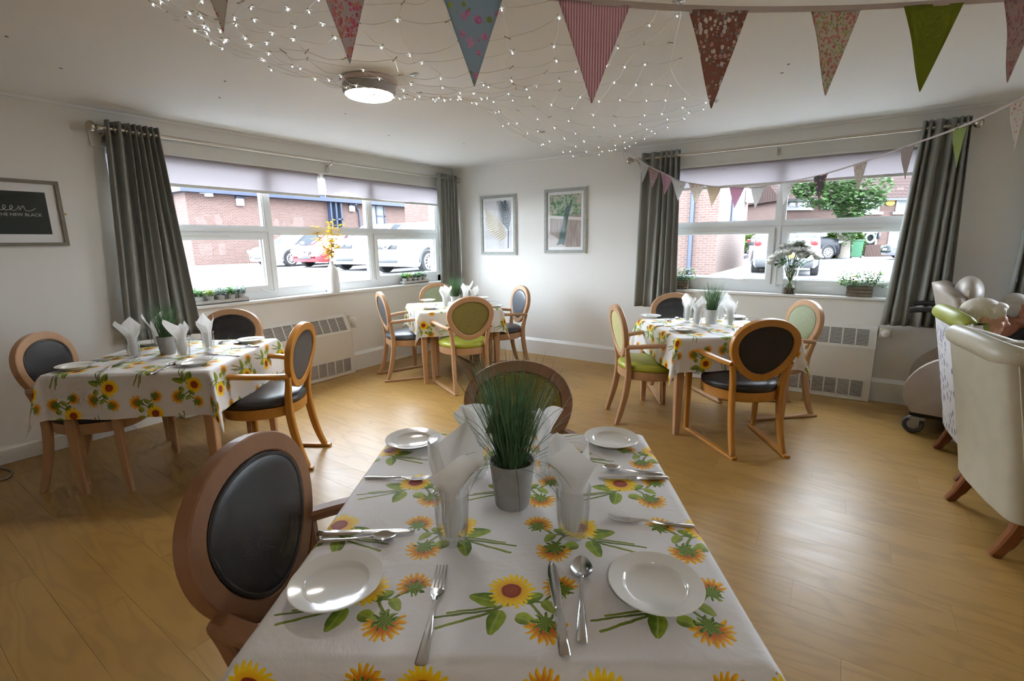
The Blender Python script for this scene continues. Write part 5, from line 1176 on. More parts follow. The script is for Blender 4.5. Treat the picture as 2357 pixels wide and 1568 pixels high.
def seated(name, label, origin, facing, hc, tilt, skin, top, trousers, shoes, scale=1.0):
    """origin: point on the seat below the pelvis; hc: head centre in the person's frame"""
    t = thing(name, label, 'person', origin, math.radians(facing-90)); mb = MB(); sh = hc[2]-.245
    M = (Matrix.Rotation(tilt[1], 4, 'Z') @ Matrix.Rotation(tilt[0], 4, 'X')).to_3x3()
    zs = origin[2]
    hip = Vector((0, .02, .10)); chest = Vector((0, hc[1]*.75-.02, sh-.10))
    head(mb, hc, M)
    body = MB(); leg = MB()
    for B_ in (mb,):
        B_.ball(chest, (.155, .105, .17), 16, 12); B_.ball((0, .0, .14), (.165, .125, .16), 16, 12); B_.ball(chest.lerp(hip, .5), (.15, .115, .16), 16, 12)
        for q in (-1, 1):
            S = Vector((q*.175, chest.y, sh-.03)); E = Vector((q*.225, chest.y+.10, .20)); Wp = Vector((q*.10, chest.y+.32, .17)); capsule(B_, chest+Vector((0, 0, .10)), S, .07, .062); capsule(B_, S, E, .056, .045); capsule(B_, E, Wp, .043, .030); hand(B_, Wp, (-q*.35, .9, -.1), q, (0, 0, 1))
            K = Vector((q*.11, .44, .09)); A = Vector((q*.12, .50, -zs+.09)); capsule(B_, (q*.095, .03, .08), K, .088, .066); capsule(B_, K, A, .060, .042); capsule(B_, A+Vector((0, -.03, -.035)), A+Vector((0, .16, -.055)), .042, .034)
    remeshed('body', mb, skin, t, .0065, 3)
    c = MB(); c.ball(chest, (.172, .122, .19), 16, 12); c.ball((0, .0, .15), (.18, .14, .17), 16, 12); c.ball(chest.lerp(hip, .5), (.167, .132, .17), 16, 12)
    for q in (-1, 1):
        S = Vector((q*.178, chest.y, sh-.03)); E = Vector((q*.228, chest.y+.10, .20)); Wp = Vector((q*.10, chest.y+.32, .17)); capsule(c, chest+Vector((0, -.01, .10)), S, .085, .075); capsule(c, S, E, .070, .058); capsule(c, E, E.lerp(Wp, .85), .056, .044)
    capsule(c, chest+Vector((0, -.01, .11)), Vector((0, hc[1]-.055, sh+.035)), .09, .066); remeshed('top', c, top, t, .010, 3)
    c = MB()
    for q in (-1, 1):
        K = Vector((q*.11, .44, .09)); A = Vector((q*.12, .50, -zs+.13)); capsule(c, (q*.09, .02, .085), K, .100, .080); capsule(c, K, A, .076, .062)
    c.ball((0, .0, .10), (.175, .14, .12), 16, 10); remeshed('trousers', c, trousers, t, .010, 2)
    for q in (-1, 1):
        c = MB(); A = Vector((q*.12, .50, -zs+.05)); c.ball(A+Vector((0, .06, 0)), (.048, .13, .048), 14, 8, f=lambda p: Vector((p.x, p.y, max(p.z, -.9)))); obj('shoe', c, shoes, t)
    return t, M
def hair_mat(name, a, b):
    t = NT(name); co = t.coord('Object'); n = t.noise(t.mapped(co, (120, 120, 18)), 1, 4, .6, .8); t.set(color=t.mix(n, a, b), rough=.45, spec=.4); t.bump(n, .5, .006); return t.mat
wh = at_depth(2264, 732, 2.86); wface = 6; wo = Vector((wh.x-.02, wh.y-.02, .46))
# put the seat point so that the head centre lands on the photographed direction
R3 = Matrix.Rotation(math.radians(wface-90), 3, 'Z'); hcl = Vector((0, -.10, wh.z-.46)); wo = wh-R3 @ hcl
wp_, WM = seated('person', 'fair-haired person in pale top seated in profile in the lime green armchair', wo, wface, hcl, (-.06, -.08), skin_mat('skin_fair', (.55, .28, .20)), P('pale_blouse', (.56, .55, .58), .8), P('navy_trousers', (.03, .04, .09), .8), P('dark_shoe', (.02, .02, .02), .5))
R_ = random.Random(3); mb = MB(); T = lambda p: hcl+WM @ Vector(p)
mb.ball(T((0, -.020, .036)), (.083, .100, .084), 20, 14); mb.ball(T((0, -.060, .0)), (.077, .064, .085), 16, 12); mb.ball(T((0, .050, .072)), (.064, .044, .030), 14, 8); mb.ball(T((0, -.070, -.065)), (.060, .042, .050), 14, 8)
for q in (-1, 1): mb.ball(T((q*.062, -.058, .012)), (.024, .038, .062), 12, 8); mb.ball(T((q*.056, .040, .048)), (.026, .040, .036), 12, 8)
remeshed('hair', mb, hair_mat('blond_grey_hair', (.46, .38, .26), (.74, .68, .58)), wp_, .005, 4)
mh = at_depth(2352, 716, 3.28); R3 = Matrix.Rotation(math.radians(2-90), 3, 'Z'); hcl = Vector((0, -.06, mh.z-.50)); mo = mh-R3 @ hcl
mp, MM = seated('person', 'grey-haired person wearing glasses seated in the beige wheeled recliner', mo, 2, hcl, (-.12, -.05), skin_mat('skin_ruddy', (.42, .17, .105)), P('dark_jumper', (.03, .03, .035), .85), P('grey_trousers', (.10, .10, .11), .8), P('dark_shoe', (.02, .02, .02), .5))
T = lambda p: hcl+MM @ Vector(p); mb = MB(); mb.ball(T((0, -.050, .048)), (.076, .070, .068), 16, 10); mb.ball(T((0, -.082, .0)), (.068, .030, .065), 14, 8)
for q in (-1, 1): mb.ball(T((q*.066, -.05, .0)), (.018, .040, .048), 10, 8)
mb.ball(T((0, .01, .085)), (.055, .05, .022), 12, 8)
remeshed('hair', mb, hair_mat('grey_hair', (.30, .27, .25), (.60, .57, .54)), mp, .005, 1)
mb = MB()
for q in (-1, 1):
    mb.tube([T((q*.034+.020*math.cos(a), .101-.004*abs(math.cos(a)), .002+.016*math.sin(a))) for a in [2*PI*k/16 for k in range(16)]], .0016, 6, closed=True); mb.tube([T((q*.054, .096, .006)), T((q*.076, .04, .008)), T((q*.080, -.012, .002))], .0018, 6)
mb.tube([T((-.014, .103, .004)), T((.014, .103, .004))], .0016, 6); obj('glasses', mb, M_black, mp)
mb = MB(); p = on_z(2190, 1012, .01); mb.rbox((0, 0, .008), (.06, .035, .018), .005); tag(obj('plug_socket', mb, M_white, None, True, 40, (p.x, p.y, 0)), 'small white plug lying on the floor behind the armchairs', 'plug')
# ------------------------------------------------------------------ outside
def brick_mat(name, a, b, mortar, bw=.225, bh=.075):
    t = NT(name); g = t.n.new('ShaderNodeNewGeometry'); x, y, z = t.sep(g.outputs['Position']); n = t.sep(g.outputs['Normal'])
    along = t.math('MULTIPLY', x, n[1].abs().gt(.5))+t.math('MULTIPLY', y, n[1].abs().lt(.5))
    br = t.n.new('ShaderNodeTexBrick'); t.sock(t.comb(along, z, 0.), br.inputs['Vector']); br.inputs['Color1'].default_value = (*a, 1); br.inputs['Color2'].default_value = (*b, 1); br.inputs['Mortar'].default_value = (*mortar, 1)
    br.inputs['Scale'].default_value = 1.; br.inputs['Mortar Size'].default_value = .010; br.inputs['Brick Width'].default_value = bw; br.inputs['Row Height'].default_value = bh; br.inputs['Bias'].default_value = -.1
    nn = t.noise(t.comb(along, z, 0.), .9, 4); c = t.mix(nn*.35, X(t, br.outputs[0]), tuple(v*1.25 for v in b)); t.set(color=c, rough=.9); t.bump(X(t, br.outputs['Fac']), -.3, .01); return t.mat
K_ = 1.0
M_brA = brick_mat('red_brick', (.060, .027, .020), (.084, .044, .035), (.112, .096, .086)); M_brB = brick_mat('pale_red_brick', (.058, .031, .024), (.078, .044, .035), (.092, .078, .070)); M_brH = brick_mat('house_brick', (.042, .019, .014), (.066, .033, .024), (.070, .058, .052))
M_tarA = P('car_park_tarmac', (.135, .138, .145), .85, var=.2, vscale=1.2, bump=.2, bscale=40); M_tarB = P('road_tarmac', (.17, .17, .175), .85, var=.18, vscale=1.0); M_pave = P('paving', (.20, .197, .19), .85, var=.12, vscale=2)
M_navy = P('navy_frame', (.018, .026, .05), .5); M_dglass = P('dark_window_glass', (.035, .045, .055), .05, spec=.8); M_net = P('net_curtain', (.16, .17, .17), .8, var=.15, vscale=3); M_wframe = P('house_window_white', (.16, .163, .165), .4)
ZA, ZB = .5, .3
mb = MB(); mb.b2((-75, -25, ZA-.5), (-TH-.02, 70, ZA)); struct('ground_car_park', mb, M_tarA, label='tarmac car park outside the three-light window')
mb = MB(); mb.b2((-TH-.02, TH+.02, ZB-.5), (60, 90, ZB)); struct('ground_street', mb, M_tarB, label='street outside the two-light window')
def slab(px_, axis, v):   # helper: pixel on a wall plane
    return on_x(px_[0], px_[1], v) if axis == 'x' else on_y(px_[0], px_[1], v)
# --- brick hall across the car park
b0 = on_z(449, 612, ZA); XA, YC = b0.x, b0.y; EV = on_x(437, 443, XA).z
t = thing('brick_hall', 'long red-brick building with dark fascia across the car park', 'building', (XA, YC, ZA)); O = Vector(t.location)
mb = MB(); mb.b2((-14, 0, 0), (0, 60, EV-ZA)); obj('wall', mb, M_brA, t, False)
mb = MB(); mb.b2((-14.2, -.35, EV-ZA), (.45, 60, EV-ZA+.32)); obj('fascia', mb, M_navy, t, False); mb = MB(); mb.b2((-14.2, -.5, EV-ZA+.32), (.5, 60, EV-ZA+.5)); obj('roof', mb, P('grey_roof', (.10, .10, .11), .8), t, False)
def wall_rect(axis, v, px0, py0, px1, py1): a = slab((px0, py0), axis, v); b = slab((px1, py1), axis, v); return a, b
def win_on_x(par, O, v, px0, py0, px1, py1, fm, gm, nm='window', dep=.08, cross=(.45, .35), out=1):
    a, b = wall_rect('x', v, px0, py0, px1, py1); y0, y1 = sorted((a.y, b.y)); z1, z0 = max(a.z, b.z), min(a.z, b.z); f = .09
    mb = MB(); mb.b2((v-.02-O.x, y0-O.y, z0-O.z), (v+dep-O.x, y0+f-O.y, z1-O.z)); mb.b2((v-.02-O.x, y1-f-O.y, z0-O.z), (v+dep-O.x, y1-O.y, z1-O.z)); mb.b2((v-.02-O.x, y0-O.y, z1-f-O.z), (v+dep-O.x, y1-O.y, z1-O.z)); mb.b2((v-.02-O.x, y0-O.y, z0-O.z), (v+dep-O.x, y1-O.y, z0+f-O.z))
    if cross:
        ym = y0+(y1-y0)*cross[0]; mb.b2((v-.02-O.x, ym-f/2-O.y, z0-O.z), (v+dep-O.x, ym+f/2-O.y, z1-O.z)); zm = z1-(z1-z0)*cross[1]; mb.b2((v-.02-O.x, ym-O.y, zm-f/2-O.z), (v+dep-O.x, y1-O.y, zm+f/2-O.z))
    w_ = obj(nm, mb, fm, par, False); mb = MB(); mb.b2((v-.01-O.x, y0+f-O.y, z0+f-O.z), (v+.02-O.x, y1-f-O.y, z1-f-O.z)); obj('pane', mb, gm, w_, False)
    return w_
win_on_x(t, O, XA, 848, 470, 888, 545, M_navy, M_net); win_on_x(t, O, XA, 936, 468, 986, 540, M_navy, M_net); win_on_x(t, O, XA, 752, 462, 790, 600, M_navy, M_dglass, 'door', .3, (.5, .3))
a = slab((404, 500), 'y', YC); mb = MB(); p0 = on_y(396, 436, YC); p1 = on_y(410, 530, YC); x0_, x1_ = p0.x-1.6, p1.x
mb.b2((x0_-O.x, -.08, p1.z-O.z), (x1_-O.x, .02, p0.z-O.z)); w_ = obj('window', mb, M_navy, t, False); mb = MB(); mb.b2((x0_+.1-O.x, -.10, p1.z+.1-O.z), (x1_-.1-O.x, -.07, p0.z-.1-O.z)); obj('pane', mb, M_dglass, w_, False)
for px_, py_ in ((550, 464), (808, 479)):
    p = on_x(px_, py_, XA)-O; mb = MB(); mb.rbox(p+Vector((.10, 0, -.04)), (.18, .36, .36), .05); l_ = obj('wall_lamp', mb, P('lamp_opal', (.55, .55, .55), .4), t); mb = MB(); mb.rbox(p+Vector((.08, 0, .20)), (.2, .40, .14), .04); obj('hood', mb, M_navy, l_)
p = on_x(477, 449, XA)-O; mb = MB(); mb.rbox(p+Vector((.15, 0, 0)), (.3, .3, .18), .04); mb.rbox(p+Vector((.1, -.25, .14)), (.2, .26, .2), .04); mb.tube([p+Vector((.02, -.1, .1)), p+Vector((.14, -.1, .05))], .04, 6); obj('camera_unit', mb, P('lamp_opal', (.55, .55, .55), .4), t)
p = on_x(826, 500, XA)-O; mb = MB(); mb.tube(catmull([(p.x+.4, p.y-.45, EV-ZA-.05), (p.x+.1, p.y-.2, EV-ZA-.3), (p.x+.08, p.y, EV-ZA-.7), (p.x+.08, p.y, 0)], 4), .06, 8); obj('downpipe', mb, M_navy, t)
# --- brick annexe beside the street
c0 = on_z(1644, 634, ZB); XB, YB = c0.x, c0.y
t = thing('brick_annexe', 'pale red-brick building corner beside the paved path', 'building', (XB, YB, ZB)); O = Vector(t.location)
YB2 = on_x(1722, 470, XB).y
mb = MB(); mb.b2((-14, 0, 0), (0, YB2-YB, 7.5)); obj('wall', mb, M_brB, t, False)
p = on_y(1590, 560, YB)-O; mb = MB(); mb.tube([(p.x, -.08, 0), (p.x, -.08, 7.4)], .07, 8); obj('downpipe', mb, M_navy, t)
y0_ = on_x(1681, 500, XB).y-YB; y1_ = on_x(1707, 500, XB).y-YB; z0_ = on_x(1694, 515, XB).z-ZB
mb = MB(); mb.b2((-.05, y0_, z0_), (.05, y1_, 6.8)); w_ = obj('window', mb, M_navy, t, False); mb = MB(); mb.b2((.045, y0_+.12, z0_+.1), (.06, y1_-.12, 6.7)); obj('pane', mb, P('pale_blind_glass', (.12, .14, .16), .2), w_, False)
p = on_x(1718, 452, XB)-O; mb = MB(); mb.rbox(p+Vector((.15, 0, 0)), (.3, .5, .5), .05); obj('wall_lamp', mb, P('lamp_opal', (.55, .55, .55), .4), t)
# --- paved path and kerb by the annexe
mb = MB(); mb.b2((XB, YB-4, ZB), (XB+1.7, YB2+6, ZB+.06)); struct('ground_path', mb, M_pave, label='pale paved path along the brick annexe'); mb = MB(); mb.b2((XB+1.7, YB-4, ZB), (XB+1.85, YB2+6, ZB+.09)); struct('ground_kerb', mb, P('kerb', (.16, .16, .155), .85), label='kerb of the paved path')
# --- terrace of houses, facing the room at an angle
HY = YAW; h0 = on_z(2000, 589, ZB); HE = Vector((math.cos(HY), math.sin(HY), 0)); HN = Vector((-HE.y, HE.x, 0))
def on_h(px_, py_, back=0.0):          # pixel -> (along, z) on the facade plane
    d = ray(px_, py_); q = h0+HN*back; k = (q-CAM).dot(HN)/d.dot(HN); p = CAM+d*k; return (p-h0).dot(HE), p.z-ZB
def h_world(u, v, z=0.): return h0+HE*u+HN*v+Vector((0, 0, z))
EH = on_h(2060, 455)[1]; ul = on_h(1797, 500)[0]
t = thing('terrace_house', 'red-brick terraced houses with tiled roof across the street', 'building', h0, HY)
mb = MB(); mb.b2((ul, 0, 0), (40, 8, EH)); obj('wall', mb, M_brH, t, False)
tile = NT('clay_roof_tiles'); g = tile.coord('Object'); x, y, z = tile.sep(g); cx = (x*21.).sin()*.5+.5; cy = (y*20.).mod(6.283); c = tile.mix(tile.noise(g, 6, 3), (.026, .015, .013), (.042, .026, .023)); c = tile.mix(cy.lt(1.2)*.8, c, (.010, .006, .006)); c = tile.mix((1.-cx)*.4, c, (.013, .008, .008)); tile.set(color=c, rough=.9, spec=.1)
mb = MB(); mb.add([(ul-.3, -.4, EH-.1), (40, -.4, EH-.1), (40, 4, EH+3.0), (ul-.3, 4, EH+3.0), (ul-.3, 8.4, EH-.1), (40, 8.4, EH-.1)], [(0, 1, 2, 3), (3, 2, 5, 4), (0, 3, 4), (1, 5, 2), (0, 4, 5, 1)]); obj('roof', mb, tile.mat, t, False)
mb = MB(); mb.b2((ul-.3, -.5, EH-.2), (40, -.36, EH-.06)); obj('gutter', mb, M_black, t, False)
def win_on_h(px0, py0, px1, py1, cross=(.5, .32), gm=None):
    (x0, z1), (x1, z0) = on_h(px0, py0), on_h(px1, py1); f = .12; mb = MB()
    for r in ((x0, x1, z0, z0+f), (x0, x1, z1-f, z1), (x0, x0+f, z0, z1), (x1-f, x1, z0, z1)): mb.b2((r[0], -.06, r[2]), (r[1], .04, r[3]))
    xm = x0+(x1-x0)*cross[0]; mb.b2((xm-f/2, -.06, z0), (xm+f/2, .04, z1)); zm = z1-(z1-z0)*cross[1]; mb.b2((xm, -.06, zm-f/2), (x1, .04, zm+f/2)); mb.b2((x0-.2, -.16, z0-.16), (x1+.2, .02, z0))
    w_ = obj('window', mb, M_wframe, t, False); mb = MB(); mb.b2((x0+f, -.02, z0+f), (x1-f, .02, z1-f)); obj('pane', mb, gm or M_dglass, w_, False)
win_on_h(1806, 458, 1862, 478); win_on_h(1897, 462, 1928, 476); win_on_h(1976, 461, 2022, 488); win_on_h(2063, 459, 2122, 487, (.72, .3), M_net); win_on_h(2046, 530, 2130, 567, (.3, .3), M_net)
(xa, za), (xb, zb) = on_h(1984, 533), on_h(2012, 588); mb = MB(); mb.b2((xa, -.08, 0), (xb, .05, za)); d_ = obj('door', mb, M_wframe, t, False); mb = MB(); mb.b2((xa+.14, -.10, .02), (xb-.14, -.05, za-.12)); obj('leaf', mb, P('door_black', (.003, .003, .004), .6, spec=.1), d_, False)
p = on_h(1999, 548); mb = MB(); mb.tube([Vector((p[0]+.28*math.cos(k*.393), -.14, p[1]+.28*math.sin(k*.393))) for k in range(16)], .08, 7, closed=True); obj('wreath', mb, G_sage, d_)
p = on_h(2019, 543); mb = MB(); mb.rbox((p[0], -.12, p[1]), (.16, .2, .4), .04); obj('wall_lantern', mb, M_black, t)
p = on_h(2048, 467); mb = MB(); mb.ball((p[0], -.05, p[1]), (.30, .05, .20), 16, 8); obj('alarm_box', mb, P('alarm_yellow', (.30, .19, .01), .5), t)
n_ = thing('pale_house', 'pale rendered house set back behind the annexe', 'building', h_world(ul, 6, 0), HY); mb = MB(); mb.b2((-9, 0, 0), (-.4, 8, EH-.5)); obj('wall', mb, P('pink_render', (.075, .052, .047), .9, var=.08), n_, False)
mb = MB(); mb.add([(-9.3, -.4, EH-.6), (-.1, -.4, EH-.6), (-.1, 4, EH+2.0), (-9.3, 4, EH+2.0)], [(0, 1, 2, 3)]); obj('roof', mb, tile.mat, n_, False)
for k in range(2): mb = MB(); mb.b2((-6.4+2*k, -.10, 1.6), (-4.6+2*k, .05, 3.0)); w_ = obj('window', mb, M_wframe, n_, False); mb = MB(); mb.b2((-6.3+2*k, -.14, 1.7), (-4.7+2*k, -.09, 2.9)); obj('pane', mb, P('garage_glass', (.10, .11, .11), .2), w_, False)
YH = h0.y
# fence boards in front of the house, bin, garden wall
xa = on_h(1991, 580, -1.6)[0]; xb = on_h(2085, 580, -1.6)[0]; nb = 26; fm = P('fence_brown', (.045, .024, .018), .85, var=.2, vscale=3)
fn_ = thing('board_fence', 'low brown board fence in front of the black door', 'fence', h_world(xa, -1.6), HY)
bm0 = MB(); bm0.b2((0, 0, 0), ((xb-xa)/nb-.025, .04, .72)); o0 = None
for i in range(nb):
    if o0 is None: o0 = obj('board', bm0, fm, fn_, False); o = o0
    else: o = o0.copy(); COL.objects.link(o); o.parent = fn_
    o.location = ((xb-xa)*i/nb, 0, 0)
mb = MB(); p = h_world(on_h(1972, 575, -3.2)[0], -3.2); wb = thing('wheelie_bin', 'green wheelie bin beside the hedge across the street', 'bin', (p.x, p.y, ZB)); mb.loft([[Vector((sx*a_, sy*b_, z)) for sx, sy in ((-1, -1), (1, -1), (1, 1), (-1, 1))] for z, a_, b_ in ((.08, .24, .24), (.95, .29, .33))]); obj('body', mb, P('bin_green', (.035, .13, .065), .5), wb, False); mb = MB(); mb.rbox((0, -.02, 1.0), (.64, .74, .08), .03); obj('lid', mb, P('bin_green', (.035, .13, .065), .5), wb)
for sx in (-1, 1): mb = MB(); mb.tube([(sx*.2, .28, .1), (sx*.27, .28, .1)], .1, 14); obj('wheel', mb, M_black, wb)
# hedges and tree
def foliage(mb, c, r, n, size, R_, mi=0):
    for i in range(n):
        v = Vector((R_.gauss(0, 1), R_.gauss(0, 1), R_.gauss(0, 1))).normalized(); k = R_.uniform(.75, 1.05); p = Vector((c[0]+v.x*r[0]*k, c[1]+v.y*r[1]*k, c[2]+v.z*r[2]*k)); leaf_patch(mb, p, R_.uniform(0, 6.3), R_.uniform(-.6, .9), size*R_.uniform(.6, 1.3), size*.42, .2)
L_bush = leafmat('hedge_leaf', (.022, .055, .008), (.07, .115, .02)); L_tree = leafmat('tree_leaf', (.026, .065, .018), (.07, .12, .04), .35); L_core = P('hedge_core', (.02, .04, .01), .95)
def hedge(label, px0, py_top, px1, py_base, back, seed, mat, dep=1.2):
    (u0, _), (u1, zt) = on_h(px0, py_base, back), on_h(px1, py_top, back); w_ = (u1-u0)/2; h_ = zt/2; R_ = random.Random(seed); t = thing('hedge', label, 'hedge', h_world((u0+u1)/2, back), HY)
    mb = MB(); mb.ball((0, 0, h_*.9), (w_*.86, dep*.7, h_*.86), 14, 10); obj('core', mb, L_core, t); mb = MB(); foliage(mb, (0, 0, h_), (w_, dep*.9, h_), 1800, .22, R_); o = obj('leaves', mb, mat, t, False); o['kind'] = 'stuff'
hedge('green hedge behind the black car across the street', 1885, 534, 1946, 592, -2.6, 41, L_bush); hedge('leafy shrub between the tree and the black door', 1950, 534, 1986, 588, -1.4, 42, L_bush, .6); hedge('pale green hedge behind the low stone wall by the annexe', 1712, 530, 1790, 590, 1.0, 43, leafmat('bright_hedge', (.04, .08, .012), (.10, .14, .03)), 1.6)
mb = MB(); a = on_z(1714, 603, ZB); mb.b2((0, 0, 0), (on_y(1768, 590, a.y+1).x-a.x, .4, .8)); o = obj('garden_wall', mb, P('rough_stone', (.14, .11, .10), .9, var=.4, vscale=4, bump=.5, bscale=6, bdist=.05), None, False, loc=(a.x, a.y+1, ZB)); tag(o, 'low rough stone garden wall beyond the paved path', 'wall')
tb = on_z(1938, 596, ZB); t = thing('street_tree', 'leafy street tree with ivy on its trunk across the road', 'tree', (tb.x, tb.y, ZB)); dT = (tb.y-CAM.y); R_ = random.Random(44); O = Vector(t.location)
loc_ = lambda px_, py_: on_y(px_, py_, tb.y)-O
mb = MB(); mb.tube(catmull([loc_(1940, 592), loc_(1942, 540), loc_(1937, 500), loc_(1932, 470), loc_(1926, 430), loc_(1920, 380)], 4), 1, 10, [.34, .33, .32, .31, .30, .3, .28, .27, .26, .25, .24, .23, .22, .21, .2, .19, .17, .15, .13, .11, .1][:21]); mb.tube(catmull([loc_(1937, 490), loc_(1950, 462), loc_(1970, 440), loc_(1985, 410)], 4), .13, 8); mb.tube(catmull([loc_(1934, 470), loc_(1915, 450), loc_(1890, 430)], 4), .1, 8); obj('trunk', mb, P('bark', (.10, .085, .07), .9, var=.3, vscale=6), t)
mb = MB()
for px_, py_, r in ((1880, 440, 1.2), (1915, 425, 1.5), (1950, 420, 1.5), (1985, 435, 1.3), (1965, 465, 1.1), (1995, 460, .8), (1925, 455, 1.0), (1900, 415, 1.6), (1975, 400, 1.8), (1935, 380, 2.2), (1852, 430, .7), (1955, 485, .7)):
    p = loc_(px_, py_); foliage(mb, (p.x, p.y+R_.uniform(-.8, .8), p.z), (r, r, r*.75), 300, .24, R_)
for k in range(5): p = loc_(1950, 500+k*12); foliage(mb, (p.x, p.y-.15, p.z), (.45, .45, .4), 160, .16, R_)
o = obj('foliage', mb, L_tree, t, False); o['kind'] = 'stuff'

# ------------------------------------------------------------------ cars
M_tyre = P('tyre', (.015, .015, .016), .8); M_rim = P('alloy_rim', (.42, .42, .43), .3, .7); M_cglass = P('car_glass', (.05, .06, .07), .05, spec=.8); M_trim = P('car_trim', (.02, .022, .025), .5); M_plateW = P('number_plate', (.5, .5, .48), .5); M_chrome = P('chrome', (.55, .55, .56), .12, 1.0); M_lens = P('headlamp_lens', (.32, .34, .36), .1, spec=.8); M_tail = P('tail_lens', (.45, .01, .012), .2)
def paint(n, c): return P(n, c, .22, coat=.6, coatr=.05)
def car(label, wheel_pt, heading, col, L=4.4, Wd=1.82, Hh=1.5, style='hatch', emblem=None, anchor='fl', nm='car'):
    """local: +x forward, +y left; wheel_pt is the ground contact of the anchor wheel"""
    a = math.radians(heading); e1 = Vector((math.cos(a), math.sin(a), 0)); e2 = Vector((-e1.y, e1.x, 0)); wb = L*.60; fx = L*.5-.86; rx = fx-wb; rw = .33 if Hh < 1.55 else .36
    off = {'fl': (fx, Wd/2-.1), 'fr': (fx, -Wd/2+.1), 'rr': (rx, -Wd/2+.1)}[anchor]
    pos = Vector(wheel_pt)-e1*off[0]-e2*off[1]; t = thing(nm, label, 'car', pos, a)
    hb = Hh-.48 if Hh > 1.55 else .93; hood = hb-.03; nose = hood-.20; sill = .26
    xs = [L/2, L/2-.06, L/2-.28, L/2-.75, fx-.55, 0, rx, -L/2+.45, -L/2+.12, -L/2]
    tops = [nose-.22, nose, nose+.10, hood-.02, hood+.03, hb+.02, hb+.05, hb+.04, hb-.05, hb-.25]; hw = [Wd*.34, Wd*.42, Wd*.475, Wd*.495, Wd*.5, Wd*.5, Wd*.5, Wd*.49, Wd*.45, Wd*.40]; bots = [.36, .24, .22, .22, .22, .22, .22, .24, .28, .40]
    rings = []
    for x_, tp, w_, bt in zip(xs, tops, hw, bots):
        m_ = bt+(tp-bt)*.55; rings.append([Vector((x_, y_, z_)) for y_, z_ in ((-w_*.90, bt), (-w_*.985, bt+.10), (-w_, m_), (-w_*.97, tp-.10), (-w_*.88, tp), (-w_*.4, tp+.025), (w_*.4, tp+.025), (w_*.88, tp), (w_*.97, tp-.10), (w_, m_), (w_*.985, bt+.10), (w_*.90, bt))])
    mb = MB(); mb.loft(rings); body = obj('body', mb, col, t, True, 45)
    # greenhouse
    x0, x1, x2, x3 = fx-.30, fx-1.05, rx+.10, (-L/2+.18); gr = []
    g = [(x0, hb+.0, Wd*.42), (x1, Hh-.03, Wd*.36), ((x1+x2)/2, Hh, Wd*.36), (x2-.25, Hh-.05, Wd*.35), (x3, hb+.03, Wd*.41)]
    def sect(x_, z_, w_, d): return [Vector((x_, -w_, z_)), Vector((x_, -w_*.8, z_+d)), Vector((x_, w_*.8, z_+d)), Vector((x_, w_, z_))]
    mb = MB(); base = [(x0, Wd*.45), (x1+.2, Wd*.475), ((x1+x2)/2, Wd*.48), (x2-.2, Wd*.475), (x3, Wd*.43)]
    lo_ = [[Vector((bx, -bw, hb-.03)), Vector((bx, bw, hb-.03))] for bx, bw in base]
    tp_ = [Vector((x0, 0, 0))]
    vs_ = []; 
    for (bx, bw), (gx, gz, gw) in zip(base, g): vs_ += [(bx, -bw, hb-.03), (gx, -gw, gz), (gx, gw, gz), (bx, bw, hb-.03)]
    fs = []
    for i in range(4): q = 4*i; fs += [(q, q+4, q+5, q+1), (q+2, q+6, q+7, q+3), (q+1, q+5, q+6, q+2)]
    fs += [(0, 1, 2, 3), (19, 18, 17, 16)]; mb.add(vs_, fs); obj('windows', mb, M_cglass, t, True, 25)
    mb = MB(); rf = [[Vector((gx, -gw*1.01, gz-.02)), Vector((gx, -gw*.9, gz+.035)), Vector((gx, gw*.9, gz+.035)), Vector((gx, gw*1.01, gz-.02))] for gx, gz, gw in ((x1+.06, Hh-.055, Wd*.365), ((x1+x2)/2, Hh, Wd*.365), (x2-.30, Hh-.06, Wd*.355))]; mb.loft(rf); obj('roof', mb, col, t, True, 30)
    for s in (-1, 1):
        for (pa, pb, r_) in (((x0+.05, s*Wd*.445, hb), (x1+.05, s*Wd*.365, Hh-.04), .035), (((x1+x2)/2-.05, s*Wd*.48, hb), ((x1+x2)/2-.05, s*Wd*.365, Hh-.02), .04), ((x3+.10, s*Wd*.43, hb), (x2-.28, s*Wd*.355, Hh-.06), .07)): mb = MB(); mb.tube([pa, pb], r_, 6); obj('pillar', mb, col, t)
        mb = MB(); mb.rbox((x0-.28, s*(Wd*.5+.08), hb+.07), (.12, .18, .13), .04); obj('mirror', mb, col, t)
        for wx in (fx, rx):
            M_ = Matrix.Translation((wx, s*(Wd/2-.10), rw)) @ Matrix.Rotation(PI/2, 4, 'X'); mb = MB(); mb.lathe([(rw*.66, -.10), (rw*.95, -.105), (rw, -.08), (rw, .08), (rw*.95, .105), (rw*.66, .10)], 32, M=M_, cap=True); wl_ = obj('wheel', mb, M_tyre, t, True, 35)
            mb = MB(); yo = s*(Wd/2+.002)
            for k in range(10): an = 2*PI*k/10; mb.tube([(wx, yo, rw), (wx+rw*.62*math.cos(an), yo, rw+rw*.62*math.sin(an))], .025, 5)
            mb.tube([(wx+rw*.64*math.cos(2*PI*k/24), yo, rw+rw*.64*math.sin(2*PI*k/24)) for k in range(24)], .028, 6, closed=True); obj('rim', mb, M_rim, wl_)
            mb = MB(); mb.tube([(wx+(rw+.055)*math.cos(PI*k/14), s*(Wd/2-.012), rw+(rw+.055)*math.sin(PI*k/14)) for k in range(15)], .045, 6); obj('arch', mb, M_trim, t)
        mb = MB(); mb.rbox((L/2-.16, s*Wd*.375, nose-.05), (.30, Wd*.17, .15), .05, 3, Matrix.Identity(4)); obj('headlamp', mb, M_lens, t, True, 60)
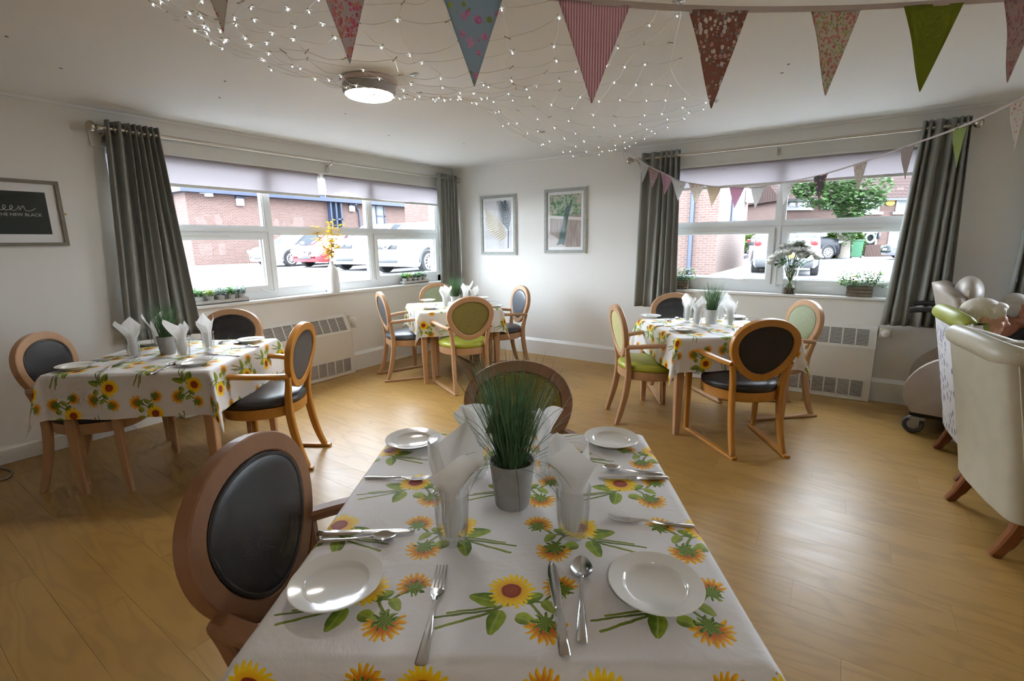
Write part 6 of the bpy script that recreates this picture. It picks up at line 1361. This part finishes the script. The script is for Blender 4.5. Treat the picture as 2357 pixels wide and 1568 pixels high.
        mb = MB(); mb.rbox((-L/2+.06, s*Wd*.40, hb-.16), (.14, Wd*.11, .20), .05, 3); obj('tail_lamp', mb, M_tail, t, True, 60); mb = MB(); mb.rbox((L/2-.09, s*Wd*.35, .42), (.10, Wd*.10, .08), .02, 2); obj('fog_lamp', mb, M_trim, t)
    mb = MB(); mb.rbox((L/2-.012, 0, nose-.11), (.05, Wd*.40, .13), .012, 2); gr_ = obj('grille', mb, M_trim, t); mb = MB(); mb.rbox((L/2-.012, 0, .40), (.05, Wd*.42, .10), .012, 2); obj('lower_grille', mb, M_trim, t)
    mb = MB(); mb.rbox((L/2+.022, 0, .53), (.02, .52, .115), .004, 1); obj('number_plate', mb, M_plateW, t); mb = MB(); mb.rbox((-L/2-.03, 0, .62), (.02, .52, .115), .004, 1); obj('number_plate', mb, P('plate_yellow', (.42, .30, .02), .5), t); mb = MB(); mb.rbox((-L/2+.03, 0, .40), (.12, Wd*.84, .26), .05, 2); obj('rear_bumper', mb, M_trim, t)
    mb = MB()
    if emblem == 'rings':
        for k in range(4): mb.tube([(L/2+.05, -.12+.08*k+.05*math.cos(2*PI*j/14), nose-.05+.05*math.sin(2*PI*j/14)) for j in range(14)], .009, 5, closed=True)
    elif emblem == 'disc_bar': mb.tube([(L/2+.06, .085*math.cos(2*PI*j/16), nose-.06+.085*math.sin(2*PI*j/16)) for j in range(16)], .014, 6, closed=True); mb.box((L/2+.06, 0, nose-.06), (.02, .24, .04)); mb.tube([(L/2+.05, -.30, nose+.03), (L/2+.055, 0, nose-.20), (L/2+.05, .30, nose+.03)], .018, 6)
    else: mb.ball((L/2+.045, 0, nose-.04), (.015, .085, .05), 14, 8)
    obj('emblem', mb, M_chrome, gr_); return t
white = paint('car_white', (.34, .345, .35)); red = paint('car_red', (.42, .025, .03)); blackp = P('car_black', (.004, .005, .008), .35, spec=.25); greyp = paint('car_grey', (.10, .11, .13))
hd = -82
car('white low hatchback with ringed badge parked furthest from the window', on_z(669, 613.5, ZA), hd, white, 4.3, 1.80, 1.43, emblem='rings')
car('red hatchback parked between the white cars', on_z(773, 615, ZA), hd, red, 4.2, 1.78, 1.45)
car('white crossover parked beside the red hatchback', on_z(876, 622, ZA), hd, white, 4.45, 1.86, 1.66, nm='suv')
car('white crossover with chrome V grille behind the herb tray', on_z(983, 629, ZA), hd, white, 4.4, 1.84, 1.64, emblem='disc_bar', nm='suv')
car('white crossover seen from behind through the rose vase', on_z(1873, 634, ZB), 93, white, 4.4, 1.84, 1.66, anchor='rr', nm='suv')
car('black crossover parked side-on in front of the hedge', on_z(1901, 597, ZB), 37, blackp, 4.5, 1.85, 1.68, anchor='fr', nm='suv')
car('dark grey car parked beside the house fence', on_z(2096, 599, ZB), 195, greyp, 4.3, 1.8, 1.46, anchor='fl')
